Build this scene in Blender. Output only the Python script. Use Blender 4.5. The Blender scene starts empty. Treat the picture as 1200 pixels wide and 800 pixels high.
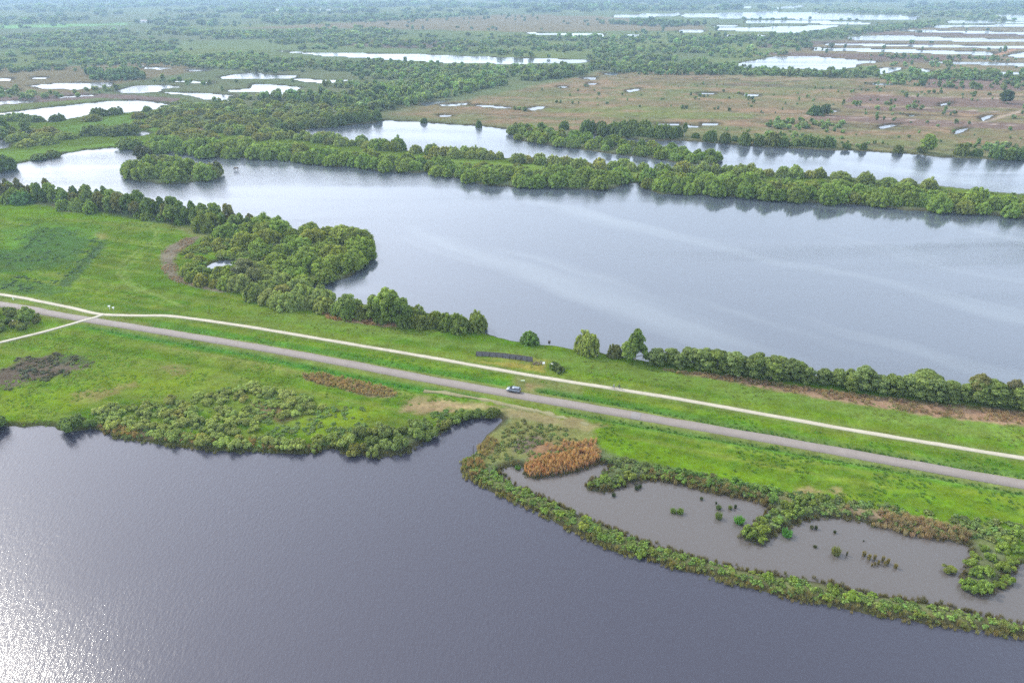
import bpy, bmesh, math, random
import numpy as np
from mathutils import Vector, Matrix, Euler

# ------------------------------------------------------------------ camera, sky, sun, exposure
SC = bpy.context.scene
COL = SC.collection
H = 110.0
PITCH = math.atan(420 / 800.0)
cam = bpy.data.objects.new("camera", bpy.data.cameras.new("camera"))
COL.objects.link(cam); SC.camera = cam
cam.data.sensor_width = 36; cam.data.lens = 24
cam.data.clip_start = 1; cam.data.clip_end = 60000
cam.location = (0, 0, H); cam.rotation_euler = (math.pi / 2 - PITCH, 0, 0)

SUN_EL, SUN_AZ = math.radians(39.5), math.radians(-55)      # azimuth clockwise from +Y
W = bpy.data.worlds.new("World"); SC.world = W; W.use_nodes = True
nt = W.node_tree; nt.nodes.clear()
out = nt.nodes.new("ShaderNodeOutputWorld"); bg = nt.nodes.new("ShaderNodeBackground")
sky = nt.nodes.new("ShaderNodeTexSky"); sky.sky_type = 'NISHITA'; sky.sun_disc = False
sky.sun_elevation = SUN_EL; sky.sun_rotation = SUN_AZ % (2 * math.pi)
sky.altitude = 100; sky.dust_density = 2.5; sky.air_density = 1.0; sky.ozone_density = 1.5
tc = nt.nodes.new("ShaderNodeTexCoord")
mp = nt.nodes.new("ShaderNodeMapping"); mp.inputs['Scale'].default_value = (1.2, 1.2, 3.0)
nz = nt.nodes.new("ShaderNodeTexNoise"); nz.inputs['Scale'].default_value = 1.6; nz.inputs['Detail'].default_value = 5
cr = nt.nodes.new("ShaderNodeMapRange"); cr.inputs['From Min'].default_value = .3; cr.inputs['From Max'].default_value = .72
cr.inputs['To Min'].default_value = .62; cr.inputs['To Max'].default_value = .98
mx = nt.nodes.new("ShaderNodeMix"); mx.data_type = 'RGBA'
sx = nt.nodes.new("ShaderNodeSeparateXYZ"); el = nt.nodes.new("ShaderNodeMapRange"); el.interpolation_type = 'SMOOTHSTEP'
el.inputs['From Min'].default_value = 0.40; el.inputs['From Max'].default_value = 0.85
veil = nt.nodes.new("ShaderNodeMix"); veil.data_type = 'RGBA'     # thin cloud veil, brighter towards the hazy horizon
veil.inputs['A'].default_value = (15.0, 17.2, 20.2, 1); veil.inputs['B'].default_value = (7.6, 7.8, 8.9, 1)
nt.links.new(tc.outputs['Generated'], sx.inputs[0]); nt.links.new(sx.outputs[2], el.inputs[0]); nt.links.new(el.outputs[0], veil.inputs['Factor'])
nt.links.new(veil.outputs['Result'], mx.inputs['B'])
nt.links.new(tc.outputs['Generated'], mp.inputs['Vector']); nt.links.new(mp.outputs[0], nz.inputs['Vector'])
nt.links.new(nz.outputs[0], cr.inputs[0]); nt.links.new(cr.outputs[0], mx.inputs['Factor'])
nt.links.new(sky.outputs[0], mx.inputs['A']); # broad bright glow of the thin cloud round the sun
SUNV = (math.sin(SUN_AZ) * math.cos(SUN_EL), math.cos(SUN_AZ) * math.cos(SUN_EL), math.sin(SUN_EL))
dt = nt.nodes.new("ShaderNodeVectorMath"); dt.operation = 'DOT_PRODUCT'; dt.inputs[1].default_value = SUNV
nm = nt.nodes.new("ShaderNodeVectorMath"); nm.operation = 'NORMALIZE'
mxm = nt.nodes.new("ShaderNodeMath"); mxm.operation = 'MAXIMUM'; mxm.inputs[1].default_value = 0.0
pw = nt.nodes.new("ShaderNodeMath"); pw.operation = 'POWER'; pw.inputs[1].default_value = 4.0
glow = nt.nodes.new("ShaderNodeMix"); glow.data_type = 'RGBA'; glow.blend_type = 'ADD'; glow.inputs['B'].default_value = (17.0, 16.2, 17.4, 1)
nt.links.new(tc.outputs['Generated'], nm.inputs[0]); nt.links.new(nm.outputs[0], dt.inputs[0]); nt.links.new(dt.outputs['Value'], mxm.inputs[0])
nt.links.new(mxm.outputs[0], pw.inputs[0]); nt.links.new(pw.outputs[0], glow.inputs['Factor'])
nt.links.new(mx.outputs['Result'], glow.inputs['A']); nt.links.new(glow.outputs['Result'], bg.inputs[0])
bg.inputs[1].default_value = 0.12
nt.links.new(bg.outputs[0], out.inputs[0])

sd_ = Vector((math.sin(SUN_AZ) * math.cos(SUN_EL), math.cos(SUN_AZ) * math.cos(SUN_EL), math.sin(SUN_EL)))
sl = bpy.data.lights.new("sun", 'SUN'); sl.energy = 3.3; sl.angle = math.radians(1.2); sl.color = (1, .94, .82)
so = bpy.data.objects.new("sun", sl); COL.objects.link(so); so.location = (-200, 200, 400)
so.rotation_euler = (-sd_).to_track_quat('-Z', 'Y').to_euler()
SC.view_settings.view_transform = 'Standard'; SC.view_settings.look = 'None'
SC.view_settings.exposure = 0.12; SC.view_settings.gamma = 1.0
SC.view_settings.use_curve_mapping = False
SC.cycles.volume_bounces = 0
SC.cycles.use_denoising = False; SC.cycles.use_adaptive_sampling = False
SC.cycles.max_bounces = 6; SC.cycles.diffuse_bounces = 3; SC.cycles.transmission_bounces = 3
SC.cycles.sample_clamp_indirect = 4

# ------------------------------------------------------------------ maths helpers
rng = random.Random(7)
nrg = np.random.default_rng(7)
CP, SP = math.cos(PITCH), math.sin(PITCH)


def P(u, v, z=0.0):
    """photo coordinates of a point of the ground -> its place in the world (metres)"""
    x, y = (u - 600) / 800.0, (400 - v) / 800.0
    dy, dz = CP + y * SP, -SP + y * CP
    t = (H - z) / max(1e-3, -dz)
    return (x * t, dy * t)


def PP(pts):
    return [P(*p) if len(p) == 2 else (p[0], p[1]) for p in pts]     # a third item marks world metres


def _h(ix, iy, s):
    n = (ix.astype(np.int64) * 374761393 + iy.astype(np.int64) * 668265263 + s * 974634777) & 0x7fffffff
    n = ((n ^ (n >> 13)) * 1274126177) & 0x7fffffff
    return ((n ^ (n >> 16)) & 0xffff) / 65535.0


def vnoise(x, y, s=0):
    ix, iy = np.floor(x), np.floor(y)
    fx, fy = x - ix, y - iy
    fx = fx * fx * (3 - 2 * fx); fy = fy * fy * (3 - 2 * fy)
    a, b = _h(ix, iy, s), _h(ix + 1, iy, s)
    c, d = _h(ix, iy + 1, s), _h(ix + 1, iy + 1, s)
    return (a + (b - a) * fx) * (1 - fy) + (c + (d - c) * fx) * fy


def fbm(x, y, s=0, o=4):
    r = 0; a = .5; t = 0
    for k in range(o):
        r = r + a * vnoise(x * 2 ** k, y * 2 ** k, s + k * 17); t += a; a *= .55
    return r / t - .5


def poly_sd(x, y, poly, margin):
    """signed distance (positive inside); -margin where farther than margin outside"""
    p = np.array(poly, float)
    res = np.full(x.shape, -margin, float)
    m = (x > p[:, 0].min() - margin) & (x < p[:, 0].max() + margin) & (y > p[:, 1].min() - margin) & (y < p[:, 1].max() + margin)
    if not m.any(): return res
    X, Y = x[m], y[m]
    d2 = np.full(X.shape, 1e18); ins = np.zeros(X.shape, bool)
    n = len(p)
    for i in range(n):
        ax, ay = p[i]; bx, by = p[(i + 1) % n]
        ex, ey = bx - ax, by - ay
        L = ex * ex + ey * ey + 1e-12
        wx, wy = X - ax, Y - ay
        t = np.clip((wx * ex + wy * ey) / L, 0, 1)
        dx, dy = wx - ex * t, wy - ey * t
        d2 = np.minimum(d2, dx * dx + dy * dy)
        c = ((ay <= Y) & (by > Y)) | ((by <= Y) & (ay > Y))
        if abs(ey) > 1e-9:
            ins ^= c & (X < ax + ex * (Y - ay) / ey)
    d = np.sqrt(d2); d[~ins] *= -1
    res[m] = np.maximum(d, -margin)
    return res


def line_dist(x, y, pts, margin):
    p = np.array(pts, float)
    res = np.full(x.shape, margin, float)
    m = (x > p[:, 0].min() - margin) & (x < p[:, 0].max() + margin) & (y > p[:, 1].min() - margin) & (y < p[:, 1].max() + margin)
    if not m.any(): return res
    X, Y = x[m], y[m]; d2 = np.full(X.shape, margin ** 2, float)
    for i in range(len(p) - 1):
        ax, ay = p[i]; ex, ey = p[i + 1] - p[i]
        L = ex * ex + ey * ey + 1e-12
        t = np.clip(((X - ax) * ex + (Y - ay) * ey) / L, 0, 1)
        d2 = np.minimum(d2, (X - ax - ex * t) ** 2 + (Y - ay - ey * t) ** 2)
    res[m] = np.sqrt(d2)
    return res


# ------------------------------------------------------------------ the map: shores (photo coordinates of ground points)
LAKE_NEAR = PP([(-500, 480), (-200, 494), (-60, 500), (0, 500), (25, 500), (62, 500), (75, 506), (100, 505), (112, 501), (132, 512), (200, 523), (250, 527),
                (300, 529), (360, 531), (392, 524), (402, 530), (440, 536), (470, 533), (497, 518), (518, 508), (532, 497),
                (548, 490), (588, 489), (590, 492), (584, 500), (572, 509), (565, 520), (558, 532), (543, 538), (541, 552), (555, 566),
                (600, 586), (640, 606), (680, 627), (720, 645), (780, 662), (850, 681), (920, 698), (1000, 714),
                (1080, 730), (1200, 747), (1400, 790), (1900, 860), (400, 10, 1), (200, -200, 1), (-400, -200, 1), (-500, 60, 1)])
POND_DIKE = PP([(583, 552), (592, 548), (603, 545), (614, 548), (616, 557), (628, 561), (645, 557), (668, 554), (682, 551), (690, 546), (712, 543), (716, 549), (700, 560),
                (687, 568), (690, 574), (712, 576), (740, 566), (766, 560), (800, 568), (830, 576), (860, 581), (893, 588), (903, 597), (888, 612),
                (868, 628), (872, 634), (893, 636), (915, 622), (940, 611), (975, 606), (1000, 609), (1040, 619), (1070, 626), (1100, 631),
                (1132, 636), (1137, 650), (1128, 675), (1130, 690), (1152, 696), (1172, 688), (1180, 672), (1195, 660), (1230, 655), (1330, 672), (1420, 700), (1330, 745), (1200, 731), (1120, 714), (1040, 699), (950, 681), (870, 667), (800, 649), (740, 629),
                (690, 609), (640, 585), (600, 566)])
LAKE_MID = PP([(3, 204), (15, 193), (32, 190), (70, 185), (75, 180), (100, 176), (134, 173), (150, 176), (163, 171), (176, 177), (190, 178), (215, 181),
               (235, 185), (265, 184), (300, 186), (330, 187), (350, 190), (375, 195), (400, 196), (406, 194), (411, 188), (416, 196), (450, 201), (500, 203),
               (507, 199), (515, 206), (550, 210), (560, 216), (600, 219), (632, 220), (640, 218), (685, 223), (712, 223), (728, 219), (731, 214), (747, 215), (752, 220),
               (775, 228), (812, 227), (850, 230), (900, 235), (1025, 241), (1055, 246), (1125, 250), (1200, 256), (1330, 268), (1600, 290),
               (1700, 560), (1400, 505), (1200, 470), (1100, 461), (1000, 447), (900, 430), (850, 424), (790, 424), (765, 424), (742, 420), (715, 416), (700, 413), (672, 409), (640, 404), (612, 401),
               (585, 396), (566, 390), (540, 376), (500, 366), (460, 360), (420, 358), (398, 357), (384, 355), (366, 341), (352, 341), (346, 337), (358, 336), (380, 334), (408, 325), (425, 313),
               (431, 298), (427, 287), (408, 279), (380, 274), (345, 272), (315, 266), (285, 258), (250, 250), (210, 243), (170, 237), (120, 229), (70, 223), (20, 218), (-60, 214), (-200, 208), (-150, 198), (-30, 205)])
ISLE = PP([(146, 206), (150, 211), (170, 213), (190, 216), (213, 215), (238, 213), (256, 210), (258, 203), (243, 199), (222, 197), (195, 192), (175, 190), (158, 195)])
LAKE_NORTH = PP([(345, 157), (366, 151), (374, 146), (405, 147), (440, 144), (452, 141), (500, 144), (560, 148), (598, 152), (600, 157), (604, 164), (640, 170), (690, 177), (750, 184), (795, 191), (838, 194),
                 (846, 187), (835, 181), (800, 178), (760, 173), (720, 168), (690, 166), (668, 157), (682, 155), (700, 158), (760, 165), (800, 165), (850, 169), (900, 173), (1000, 177),
                 (1060, 180), (1100, 184), (1200, 189), (1400, 202), (1600, 215), (1600, 262), (1400, 248), (1200, 229), (1150, 224), (1080, 216), (1000, 209), (950, 206), (900, 202), (860, 199), (820, 200), (750, 197), (660, 191),
                 (600, 186), (560, 182), (500, 179), (465, 176), (440, 171), (380, 162)])
POND_NW = PP([(-200, 136), (-60, 135), (0, 133), (60, 126), (125, 119), (160, 118), (196, 122), (200, 127), (150, 132), (100, 136), (60, 143), (40, 144), (0, 140), (-100, 142), (-200, 144)])
SMALL = [  # far pools and flooded peat cuttings
    [(33, 101), (70, 98), (131, 97), (128, 102), (90, 105), (50, 104)],
    [(135, 107), (158, 101), (190, 100), (210, 102), (190, 105), (185, 108), (150, 110)],
    [(185, 108), (215, 109), (240, 110), (277, 112), (268, 118), (240, 117), (225, 113)],
    [(257, 91), (272, 88), (297, 85), (310, 88), (347, 89), (345, 92), (300, 92), (262, 93)],
    [(205, 95), (250, 96), (250, 98), (220, 98)], [(163, 77), (180, 79), (197, 80), (190, 82), (175, 81)], [(218, 81), (245, 82), (243, 84), (222, 84)],
    [(265, 106), (300, 104), (300, 108), (270, 108)], [(-20, 92), (15, 92), (12, 95), (-20, 95)], [(38, 91), (52, 91), (50, 93), (40, 93)], [(5, 105), (22, 105), (20, 108), (8, 108)],
    [(-40, 120), (40, 118), (40, 120), (0, 123), (-40, 124)], [(65, 114), (110, 111), (110, 112.5), (66, 116)],
    [(343, 92), (372, 94), (412, 94), (385, 98), (352, 96)], [(296, 99), (330, 100), (353, 103), (340, 110), (312, 111), (296, 106)],
    [(325, 60), (345, 61), (362, 62), (440, 63), (525, 65), (600, 68), (693, 71), (692, 73.5), (600, 75.5), (525, 73.5), (450, 69.5), (380, 65.5)],
    [(440, 120), (448, 120), (446, 123.5), (440, 123)], [(490, 123), (508, 119.5), (525, 118), (520, 120.5), (500, 124)], [(515, 122.5), (548, 121), (547, 123.5), (520, 125)],
    [(550, 122.5), (575, 124), (600, 126), (600, 128), (570, 126.5)], [(515, 135), (530, 135), (530, 137), (516, 137)],
    [(312, 10.5), (425, 11.5), (425, 12.8), (315, 12.5)], [(620, 38.6), (705, 40.2), (704, 42.8), (670, 41.8), (622, 41)], [(720, 18), (795, 15.5), (800, 18), (760, 20.3), (722, 20.3)],
    [(800, 17), (900, 14), (980, 16.3), (1075, 19), (1074, 23), (980, 23), (900, 22.2), (800, 20.5)], [(833, 29.5), (865, 29.5), (860, 31.3), (835, 31.3)],
    [(838, 33), (900, 32), (985, 29.5), (960, 35), (926, 39), (905, 36.8), (842, 36)], [(795, 35.5), (825, 36), (824, 38), (797, 38)], [(877, 41), (896, 41.5), (894, 45.5), (880, 45)],
    [(848, 8.5), (880, 8), (880, 10), (850, 10.5)], [(735, 40.5), (748, 41), (747, 43.3), (736, 43)], [(850, 41), (864, 41), (863, 44), (851, 43.5)],
    [(855, 77), (880, 71.5), (910, 66.5), (955, 66.5), (1000, 70.5), (1036, 73), (1000, 75.5), (1004, 79), (982, 82), (940, 81), (900, 80), (860, 79.5)],
    [(873, 24.5), (960, 24.8), (1022, 27), (1018, 28.7), (960, 28), (875, 26.6)], [(903, 9.5), (940, 6.5), (940, 8.8), (905, 11)],
    [(992, 43.5), (1040, 41.5), (1110, 44.5), (1200, 46.5), (1300, 48), (1300, 50.5), (1200, 49), (1100, 48), (1000, 47)],
    [(966, 50.8), (1080, 53), (1200, 54.5), (1300, 56), (1300, 58), (1200, 56.8), (1080, 55), (968, 52.8)],
    [(954, 56), (1060, 58.5), (1165, 62), (1165, 65), (1060, 62), (956, 59)], [(1183, 64), (1205, 61), (1300, 63), (1300, 70), (1188, 68)],
    [(1055, 35.2), (1200, 38.2), (1300, 39.5), (1300, 41.5), (1200, 40.3), (1058, 37.2)], [(1090, 29.8), (1200, 29), (1300, 30), (1300, 32.5), (1200, 31.6), (1094, 32.2)],
    [(1165, 17.5), (1200, 17), (1300, 18), (1300, 25), (1200, 24.3), (1166, 22.5)], [(1110, 25), (1150, 25), (1200, 26), (1200, 27.5), (1110, 27)],
    [(1088, 72), (1125, 72.5), (1200, 74), (1300, 77), (1300, 80), (1200, 78), (1110, 75)], [(1025, 81.5), (1040, 79.5), (1056, 80), (1052, 83), (1034, 87), (1026, 86)],
    [(1072, 80.5), (1092, 82), (1088, 84.5), (1072, 83.5)], [(1140, 84.8), (1200, 85.3), (1200, 87.6), (1142, 86.6)], [(1100, 122), (1115, 119.5), (1116, 122), (1103, 125)],
    [(1030, 149), (1044, 145.8), (1056, 145.8), (1046, 149), (1032, 151.6)], [(1148, 140), (1156, 136), (1163, 135.5), (1160, 138.5), (1152, 142)],
    [(1117, 157), (1124, 152), (1134, 150.5), (1130, 154), (1120, 158)], [(974, 130), (980, 129.5), (980, 131.6), (975, 131.6)], [(1064, 135), (1071, 134.5), (1070, 137), (1065, 137)],
    [(706, 85.5), (720, 85.2), (726, 87), (722, 88.6), (708, 88)], [(680, 90.6), (699, 90.8), (697, 93.4), (682, 92.8)], [(655, 100.8), (664, 101.3), (663, 103.6), (656, 103)],
    [(733, 106.8), (745, 104.4), (751, 104), (748, 107), (736, 109)], [(620, 128), (630, 125.4), (638, 124.8), (635, 128), (624, 129.8)], [(816, 109.4), (838, 109), (838, 111.2), (818, 111.2)],
    [(869, 110.4), (889, 111.4), (888, 113.8), (872, 113)], [(768, 144.6), (795, 145), (794, 147.5), (771, 147.5)], [(803, 146.8), (818, 148), (817, 150), (804, 149.6)],
    [(822, 144.4), (842, 144.6), (842, 147), (824, 147)], [(690, 97.5), (699, 98), (698, 99.5), (690, 99.5)], [(1020, 98), (1045, 98.5), (1044, 100), (1022, 100)],
    [(159, 155), (170, 153.5), (176, 157), (168, 160), (160, 160)], [(199, 151.5), (206, 151.5), (206, 154), (200, 154)],
    [(243, 313), (250, 308), (262, 305), (273, 306), (272, 311), (260, 316), (248, 317)],
    [(-60, 165), (5, 163), (14, 168), (6, 174), (-60, 178)],
    [(28, 22.6), (52, 22.4), (52, 23.6), (28, 23.8)],
]
SMALL = [PP(s) for s in SMALL]
LAKES = [LAKE_NEAR, POND_DIKE, LAKE_MID, LAKE_NORTH, POND_NW]
ROAD = PP([(-700, 260), (-300, 313), (0, 358.5), (60, 369.5), (120, 379.5), (200, 392.5), (300, 409), (400, 427), (500, 446.5), (600, 464.5), (700, 482), (800, 499.5), (900, 517), (1000, 535),
           (1100, 553), (1200, 571), (1500, 626), (1900, 700)])
PATH = PP([(-700, 248), (-300, 300), (0, 347), (40, 354), (80, 362), (110, 369), (128, 371.2), (160, 372), (200, 372.6), (250, 379), (300, 386.5), (400, 403.5), (500, 420.5), (600, 438.5), (650, 447), (720, 458),
           (800, 471), (900, 489), (1000, 507), (1100, 523.5), (1200, 540), (1500, 588), (1900, 655)])
BRANCH = PP([(122, 370.6), (113, 374), (100, 377.5), (60, 389), (0, 404), (-150, 440), (-400, 492)])
DITCHES = [PP([(632, 460), (725, 476), (900, 510), (1050, 537), (1200, 561), (1500, 616)]),
           PP([(660, 484), (730, 497.5), (900, 527), (1100, 562), (1200, 581), (1500, 636)]),
           PP([(100, 384), (150, 394), (300, 419), (387, 438), (475, 455), (560, 468)]),
           PP([(180, 383), (300, 401), (450, 428), (590, 452)])]


def height(x, y):
    """land height above the water; negative under the lakes"""
    r = np.hypot(x, y)
    sdw = np.full(x.shape, -60.0)
    for L in LAKES:
        sdw = np.maximum(sdw, poly_sd(x, y, L, 60.0))
    isle = poly_sd(x, y, ISLE, 60.0)
    sdw = np.minimum(sdw, -isle)
    nsh = fbm(x / 7, y / 7, 3, 4) * 3.6 + fbm(x / 1.6, y / 1.6, 9, 2) * 0.9
    sdw = sdw + nsh * np.clip(r / 300, .55, 2.0)
    for S in SMALL:
        s = poly_sd(x, y, S, 80.0)
        rr = math.hypot(*S[0])
        k = np.clip(rr / 300 - 1, 0, 6) if rr > 300 else 0
        sdw = np.maximum(sdw, s + fbm(x / (12 + 6 * k), y / (8 + 4 * k), 5, 3) * (1.5 + 3.6 * k))
    z = np.where(sdw > 0, np.maximum(-sdw * .5, -1.6), np.minimum(-sdw * .55, .8))
    rd = np.minimum(line_dist(x, y, ROAD, 30), np.minimum(line_dist(x, y, PATH, 30), line_dist(x, y, BRANCH, 30)))
    flat = np.clip((rd - 3.5) / 6, 0, 1)
    z = z + np.where(sdw < -2, 1, 0) * flat * (fbm(x / 14, y / 14, 21, 4) * .7 + fbm(x / 2.2, y / 2.2, 31, 2) * .28) * np.clip((-sdw - 2) / 8, 0, 1)
    for D in DITCHES:
        dd = line_dist(x, y, D, 6)
        z = z - .75 * np.clip(1 - dd / 1.5, 0, 1) * (sdw < -1)
    return z, sdw


# ------------------------------------------------------------------ ground mesh
ys = [25.0]
while ys[-1] < 14000:
    y = ys[-1]; px = (y * y + H * H) / (H * 800)
    ys.append(y + min(max(px * 1.15, .55), 140))
ys = np.array(ys)
NC = 600
s = np.linspace(-1, 1, NC)
hw = 1.12 * ys + 110
GX = (s[None, :] * hw[:, None]); GY = np.repeat(ys[:, None], NC, 1)
GZ, GSD = height(GX.ravel(), GY.ravel())
GZ = GZ.reshape(GX.shape); GSD = GSD.reshape(GX.shape)

G_BRIGHT = (.105, .186, .010); G_MID = (.085, .130, .014); G_DARK = (.045, .100, .022); OLIVE = (.15, .175, .045)
STRAW = (.32, .26, .14); REED = (.27, .175, .115); HEATH = (.125, .088, .078); BOG = (.165, .138, .074); BOG_O = (.132, .146, .060)
PEAT = (.085, .06, .05); SCRUB = (.075, .115, .04); RUST = (.25, .145, .08); LIME = (.150, .225, .012)


def ground_colour(x, y, sdw):
    C = np.empty(x.shape + (3,)); C[:] = (.105, .14, .06)

    def mixin(a, col):
        a = np.clip(a, 0, 1)[:, None]
        C[:] = C * (1 - a) + np.array(col) * a

    def patch(px, col, feather, rough=.8, strength=1.0, nsc=None, grain=0.0):
        poly = PP(px)
        d = poly_sd(x, y, poly, feather * 3)
        nsc = nsc or feather * 1.3
        n = fbm(x / nsc, y / nsc, hash(str(px[0])) % 97, 4)
        a = (d + n * feather * 2.6 * rough) / feather
        if grain: a = a - grain * np.clip(fbm(x / (nsc * .35), y / (nsc * .35), 5, 3) * 5 + .3, 0, 2)
        mixin(np.clip(a, 0, 1) * strength, col)

    # the far country
    n1 = fbm(x / 260, y / 180, 11, 4)
    mixin(np.clip(n1 * 5, 0, 1) * .6, OLIVE)
    mixin(np.clip(-n1 * 4, 0, 1) * .6, (.13, .13, .07))
    # bog
    for px in ([(455, 136), (480, 124), (540, 118), (640, 98), (700, 84), (830, 84), (860, 90), (1060, 92), (1400, 96), (1400, 200), (1100, 184), (900, 172), (770, 166), (690, 154), (600, 152)],
               [(860, 68), (960, 52), (1060, 32), (1400, 28), (1400, 90), (1040, 82), (900, 66)],
               [(270, 34), (420, 26), (600, 17), (720, 20), (830, 30), (830, 37), (600, 38), (430, 34)],
               [(-100, 82), (80, 78), (200, 72), (250, 82), (150, 98), (100, 112), (-100, 118)]):
        patch(px, BOG, 14, .8)
    patch([(470, 140), (500, 132), (700, 140), (880, 150), (1100, 168), (1300, 190), (1100, 186), (900, 174), (770, 167), (690, 155), (600, 153)], BOG_O, 8, 1, .9)
    patch([(700, 100), (1000, 90), (1010, 110), (900, 120), (720, 118)], BOG_O, 20, 1, .9)
    patch([(560, 112), (650, 104), (740, 112), (700, 124), (600, 122)], BOG_O, 16, 1, .7)
    patch([(620, 128), (760, 124), (900, 132), (900, 146), (700, 140)], (.14, .17, .05), 14, 1, .8)
    bog = np.clip(poly_sd(x, y, PP([(455, 136), (540, 118), (700, 84), (1060, 92), (1500, 96), (1500, 205), (1100, 184), (770, 166), (600, 152)]), 50) / 20, 0, 1)
    mixin(bog * np.clip(fbm(x / 26, y / 26, 77, 4) * 3.2, 0, .7), BOG_O)
    mixin(bog * np.clip(fbm(x / 40, y / 18, 78, 4) * 4, 0, .75), (.25, .165, .105))
    mixin(bog * np.clip(fbm(x / 9, y / 9, 79, 3) * 5 - .6, 0, .8), (.10, .11, .05))
    # old peat cuttings: long low baulks and hollows running across the bog
    ax_, ay_ = P(945, 137); bx_, by_ = P(1200, 149); L_ = math.hypot(bx_ - ax_, by_ - ay_); ux, uy = (bx_ - ax_) / L_, (by_ - ay_) / L_
    across = -(x - ax_) * uy + (y - ay_) * ux; along_ = (x - ax_) * ux + (y - ay_) * uy
    wv_ = across + 7 * fbm(along_ / 120, across / 60, 61, 3) * 2
    st_ = vnoise(wv_ / 6.5, along_ / 260, 62) - .5
    reg = bog * np.clip(fbm(x / 150, y / 110, 63, 2) * 4 + .75 + (x - 250) / 500, .25, 1)
    mixin(reg * np.clip(st_ * 4 - .5, 0, .75), (.085, .070, .052)); mixin(reg * np.clip(-st_ * 4 - .6, 0, .6), (.23, .185, .12))
    far_ = np.clip(poly_sd(x, y, PP([(860, 68), (960, 52), (1060, 32), (1500, 28), (1500, 90), (1040, 82), (900, 66)]), 60) / 40, 0, 1)
    mixin(far_ * np.clip(vnoise(wv_ / 26, along_ / 700, 64) * 4 - 2.2, 0, .8), (.11, .085, .07))
    # peat baulks on the right: dark low strips between paler lines
    for px in ([(1000, 111), (1200, 118), (1300, 121), (1300, 131), (1080, 126), (985, 121)], [(945, 134), (1100, 141), (1300, 150), (1300, 158), (1060, 149), (950, 141)],
               [(990, 124), (1150, 131), (1150, 135), (985, 129)], [(1080, 92), (1200, 92), (1200, 108), (1080, 104)]):
        patch(px, (.15, .105, .085), 5, .8, .9)
    for ln, col, w in (([(945, 137), (1060, 141.5), (1200, 149), (1300, 154)], (.30, .24, .20), 1.6), ([(985, 124.5), (1100, 128.5), (1170, 132)], (.30, .24, .20), 1.4),
                       ([(1020, 112), (1130, 116), (1200, 117)], (.3, .24, .2), 1.4), ([(1150, 145), (1170, 139), (1195, 132)], (.30, .24, .18), 2.2),
                       ([(620, 124), (680, 115), (740, 107)], (.24, .22, .12), 1.6), ([(1160, 68), (1190, 58), (1220, 55)], (.34, .20, .13), 5)):
        dd = line_dist(x, y, PP(ln), w * 3)
        mixin(np.clip(1.5 - dd / w, 0, 1) * .85, col)
    for px in ([(980, 50), (1300, 56), (1300, 61), (1160, 57), (980, 54)], [(1000, 38), (1300, 42), (1300, 46), (1000, 41)], [(900, 50), (1000, 47), (960, 54), (880, 58)],
               [(420, 48), (520, 48), (560, 56), (480, 58), (400, 54)], [(900, 62), (1140, 66), (1200, 68), (1080, 72), (880, 64)]):
        patch(px, HEATH, 8, .8, .8)
    patch([(60, 108), (160, 112), (225, 117), (200, 121), (120, 116), (-100, 132), (-100, 124)], (.16, .12, .10), 4, .6)
    patch([(-100, 30), (60, 29), (150, 27.6), (155, 29.4), (60, 33), (-100, 36)], (.16, .30, .10), 20, .3)
    patch([(150, 48), (300, 47), (380, 55), (340, 60), (200, 58)], (.13, .17, .07), 25, .8, .8)
    patch([(320, 55), (430, 57), (560, 62), (430, 62), (330, 60)], (.13, .17, .07), 10, .5, .7)
    patch([(620, 74), (700, 73), (720, 77), (620, 79)], (.15, .20, .08), 10, .8, .7)
    patch([(-100, 110), (60, 108), (90, 112), (-100, 119)], (.13, .15, .06), 7, .8, .8)
    # land between the lakes: north-west meadows and the long spit
    patch([(-200, 142), (60, 144), (120, 134), (200, 130), (230, 142), (420, 168), (560, 184), (730, 197), (900, 204), (1100, 220), (1400, 250), (1400, 266), (1100, 246), (900, 230), (760, 216), (560, 208), (400, 190), (200, 178), (80, 178), (-50, 205), (-200, 205)], G_MID, 4, .5)
    patch([(-40, 182), (90, 172), (160, 165), (230, 166), (230, 172), (160, 174), (80, 182), (10, 196), (-40, 196)], (.12, .20, .03), 5, .5, .9)
    patch([(60, 152), (110, 142), (150, 135), (180, 146), (190, 158), (130, 162), (80, 160)], (.11, .19, .035), 6, .7, .8)
    patch([(200, 150), (230, 146), (260, 148), (250, 154), (205, 157)], (.17, .12, .09), 4, .7, .7)
    patch([(240, 168), (420, 180), (560, 189), (720, 201), (740, 206), (560, 200), (400, 188), (240, 174)], (.13, .20, .035), 4, .7, .9)
    patch([(735, 200), (900, 212), (1100, 226), (1400, 250), (1400, 256), (1100, 234), (900, 218), (735, 210)], (.14, .19, .045), 4, .6, .9)
    # the meadow between the two big lakes
    patch([(-500, 235), (0, 237), (100, 246), (200, 265), (260, 280), (400, 372), (470, 380), (560, 388), (640, 402), (800, 428), (1000, 458), (1200, 480), (1700, 560), (1900, 860), (1400, 750), (1180, 660), (1150, 630),
           (900, 580), (720, 540), (600, 480), (540, 500), (380, 540), (-100, 520), (-500, 500)], G_BRIGHT, 2.5, .4)
    m = poly_sd(x, y, PP([(-500, 225), (260, 268), (640, 400), (1200, 470), (1900, 640), (1900, 900), (1180, 650), (600, 475), (380, 535), (-500, 520)]), 10) > 0
    near = m.astype(float)
    mixin(near * np.clip(fbm(x / 45, y / 22, 41, 5) * 3.2, 0, .8), (.125, .165, .022))
    mixin(near * np.clip(-fbm(x / 30, y / 16, 42, 5) * 3.6, 0, .7), (.064, .150, .008))
    mixin(near * np.clip(fbm(x / 8, y / 5, 43, 4) * 4.5 - .5, 0, .55), (.165, .215, .025))
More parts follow.
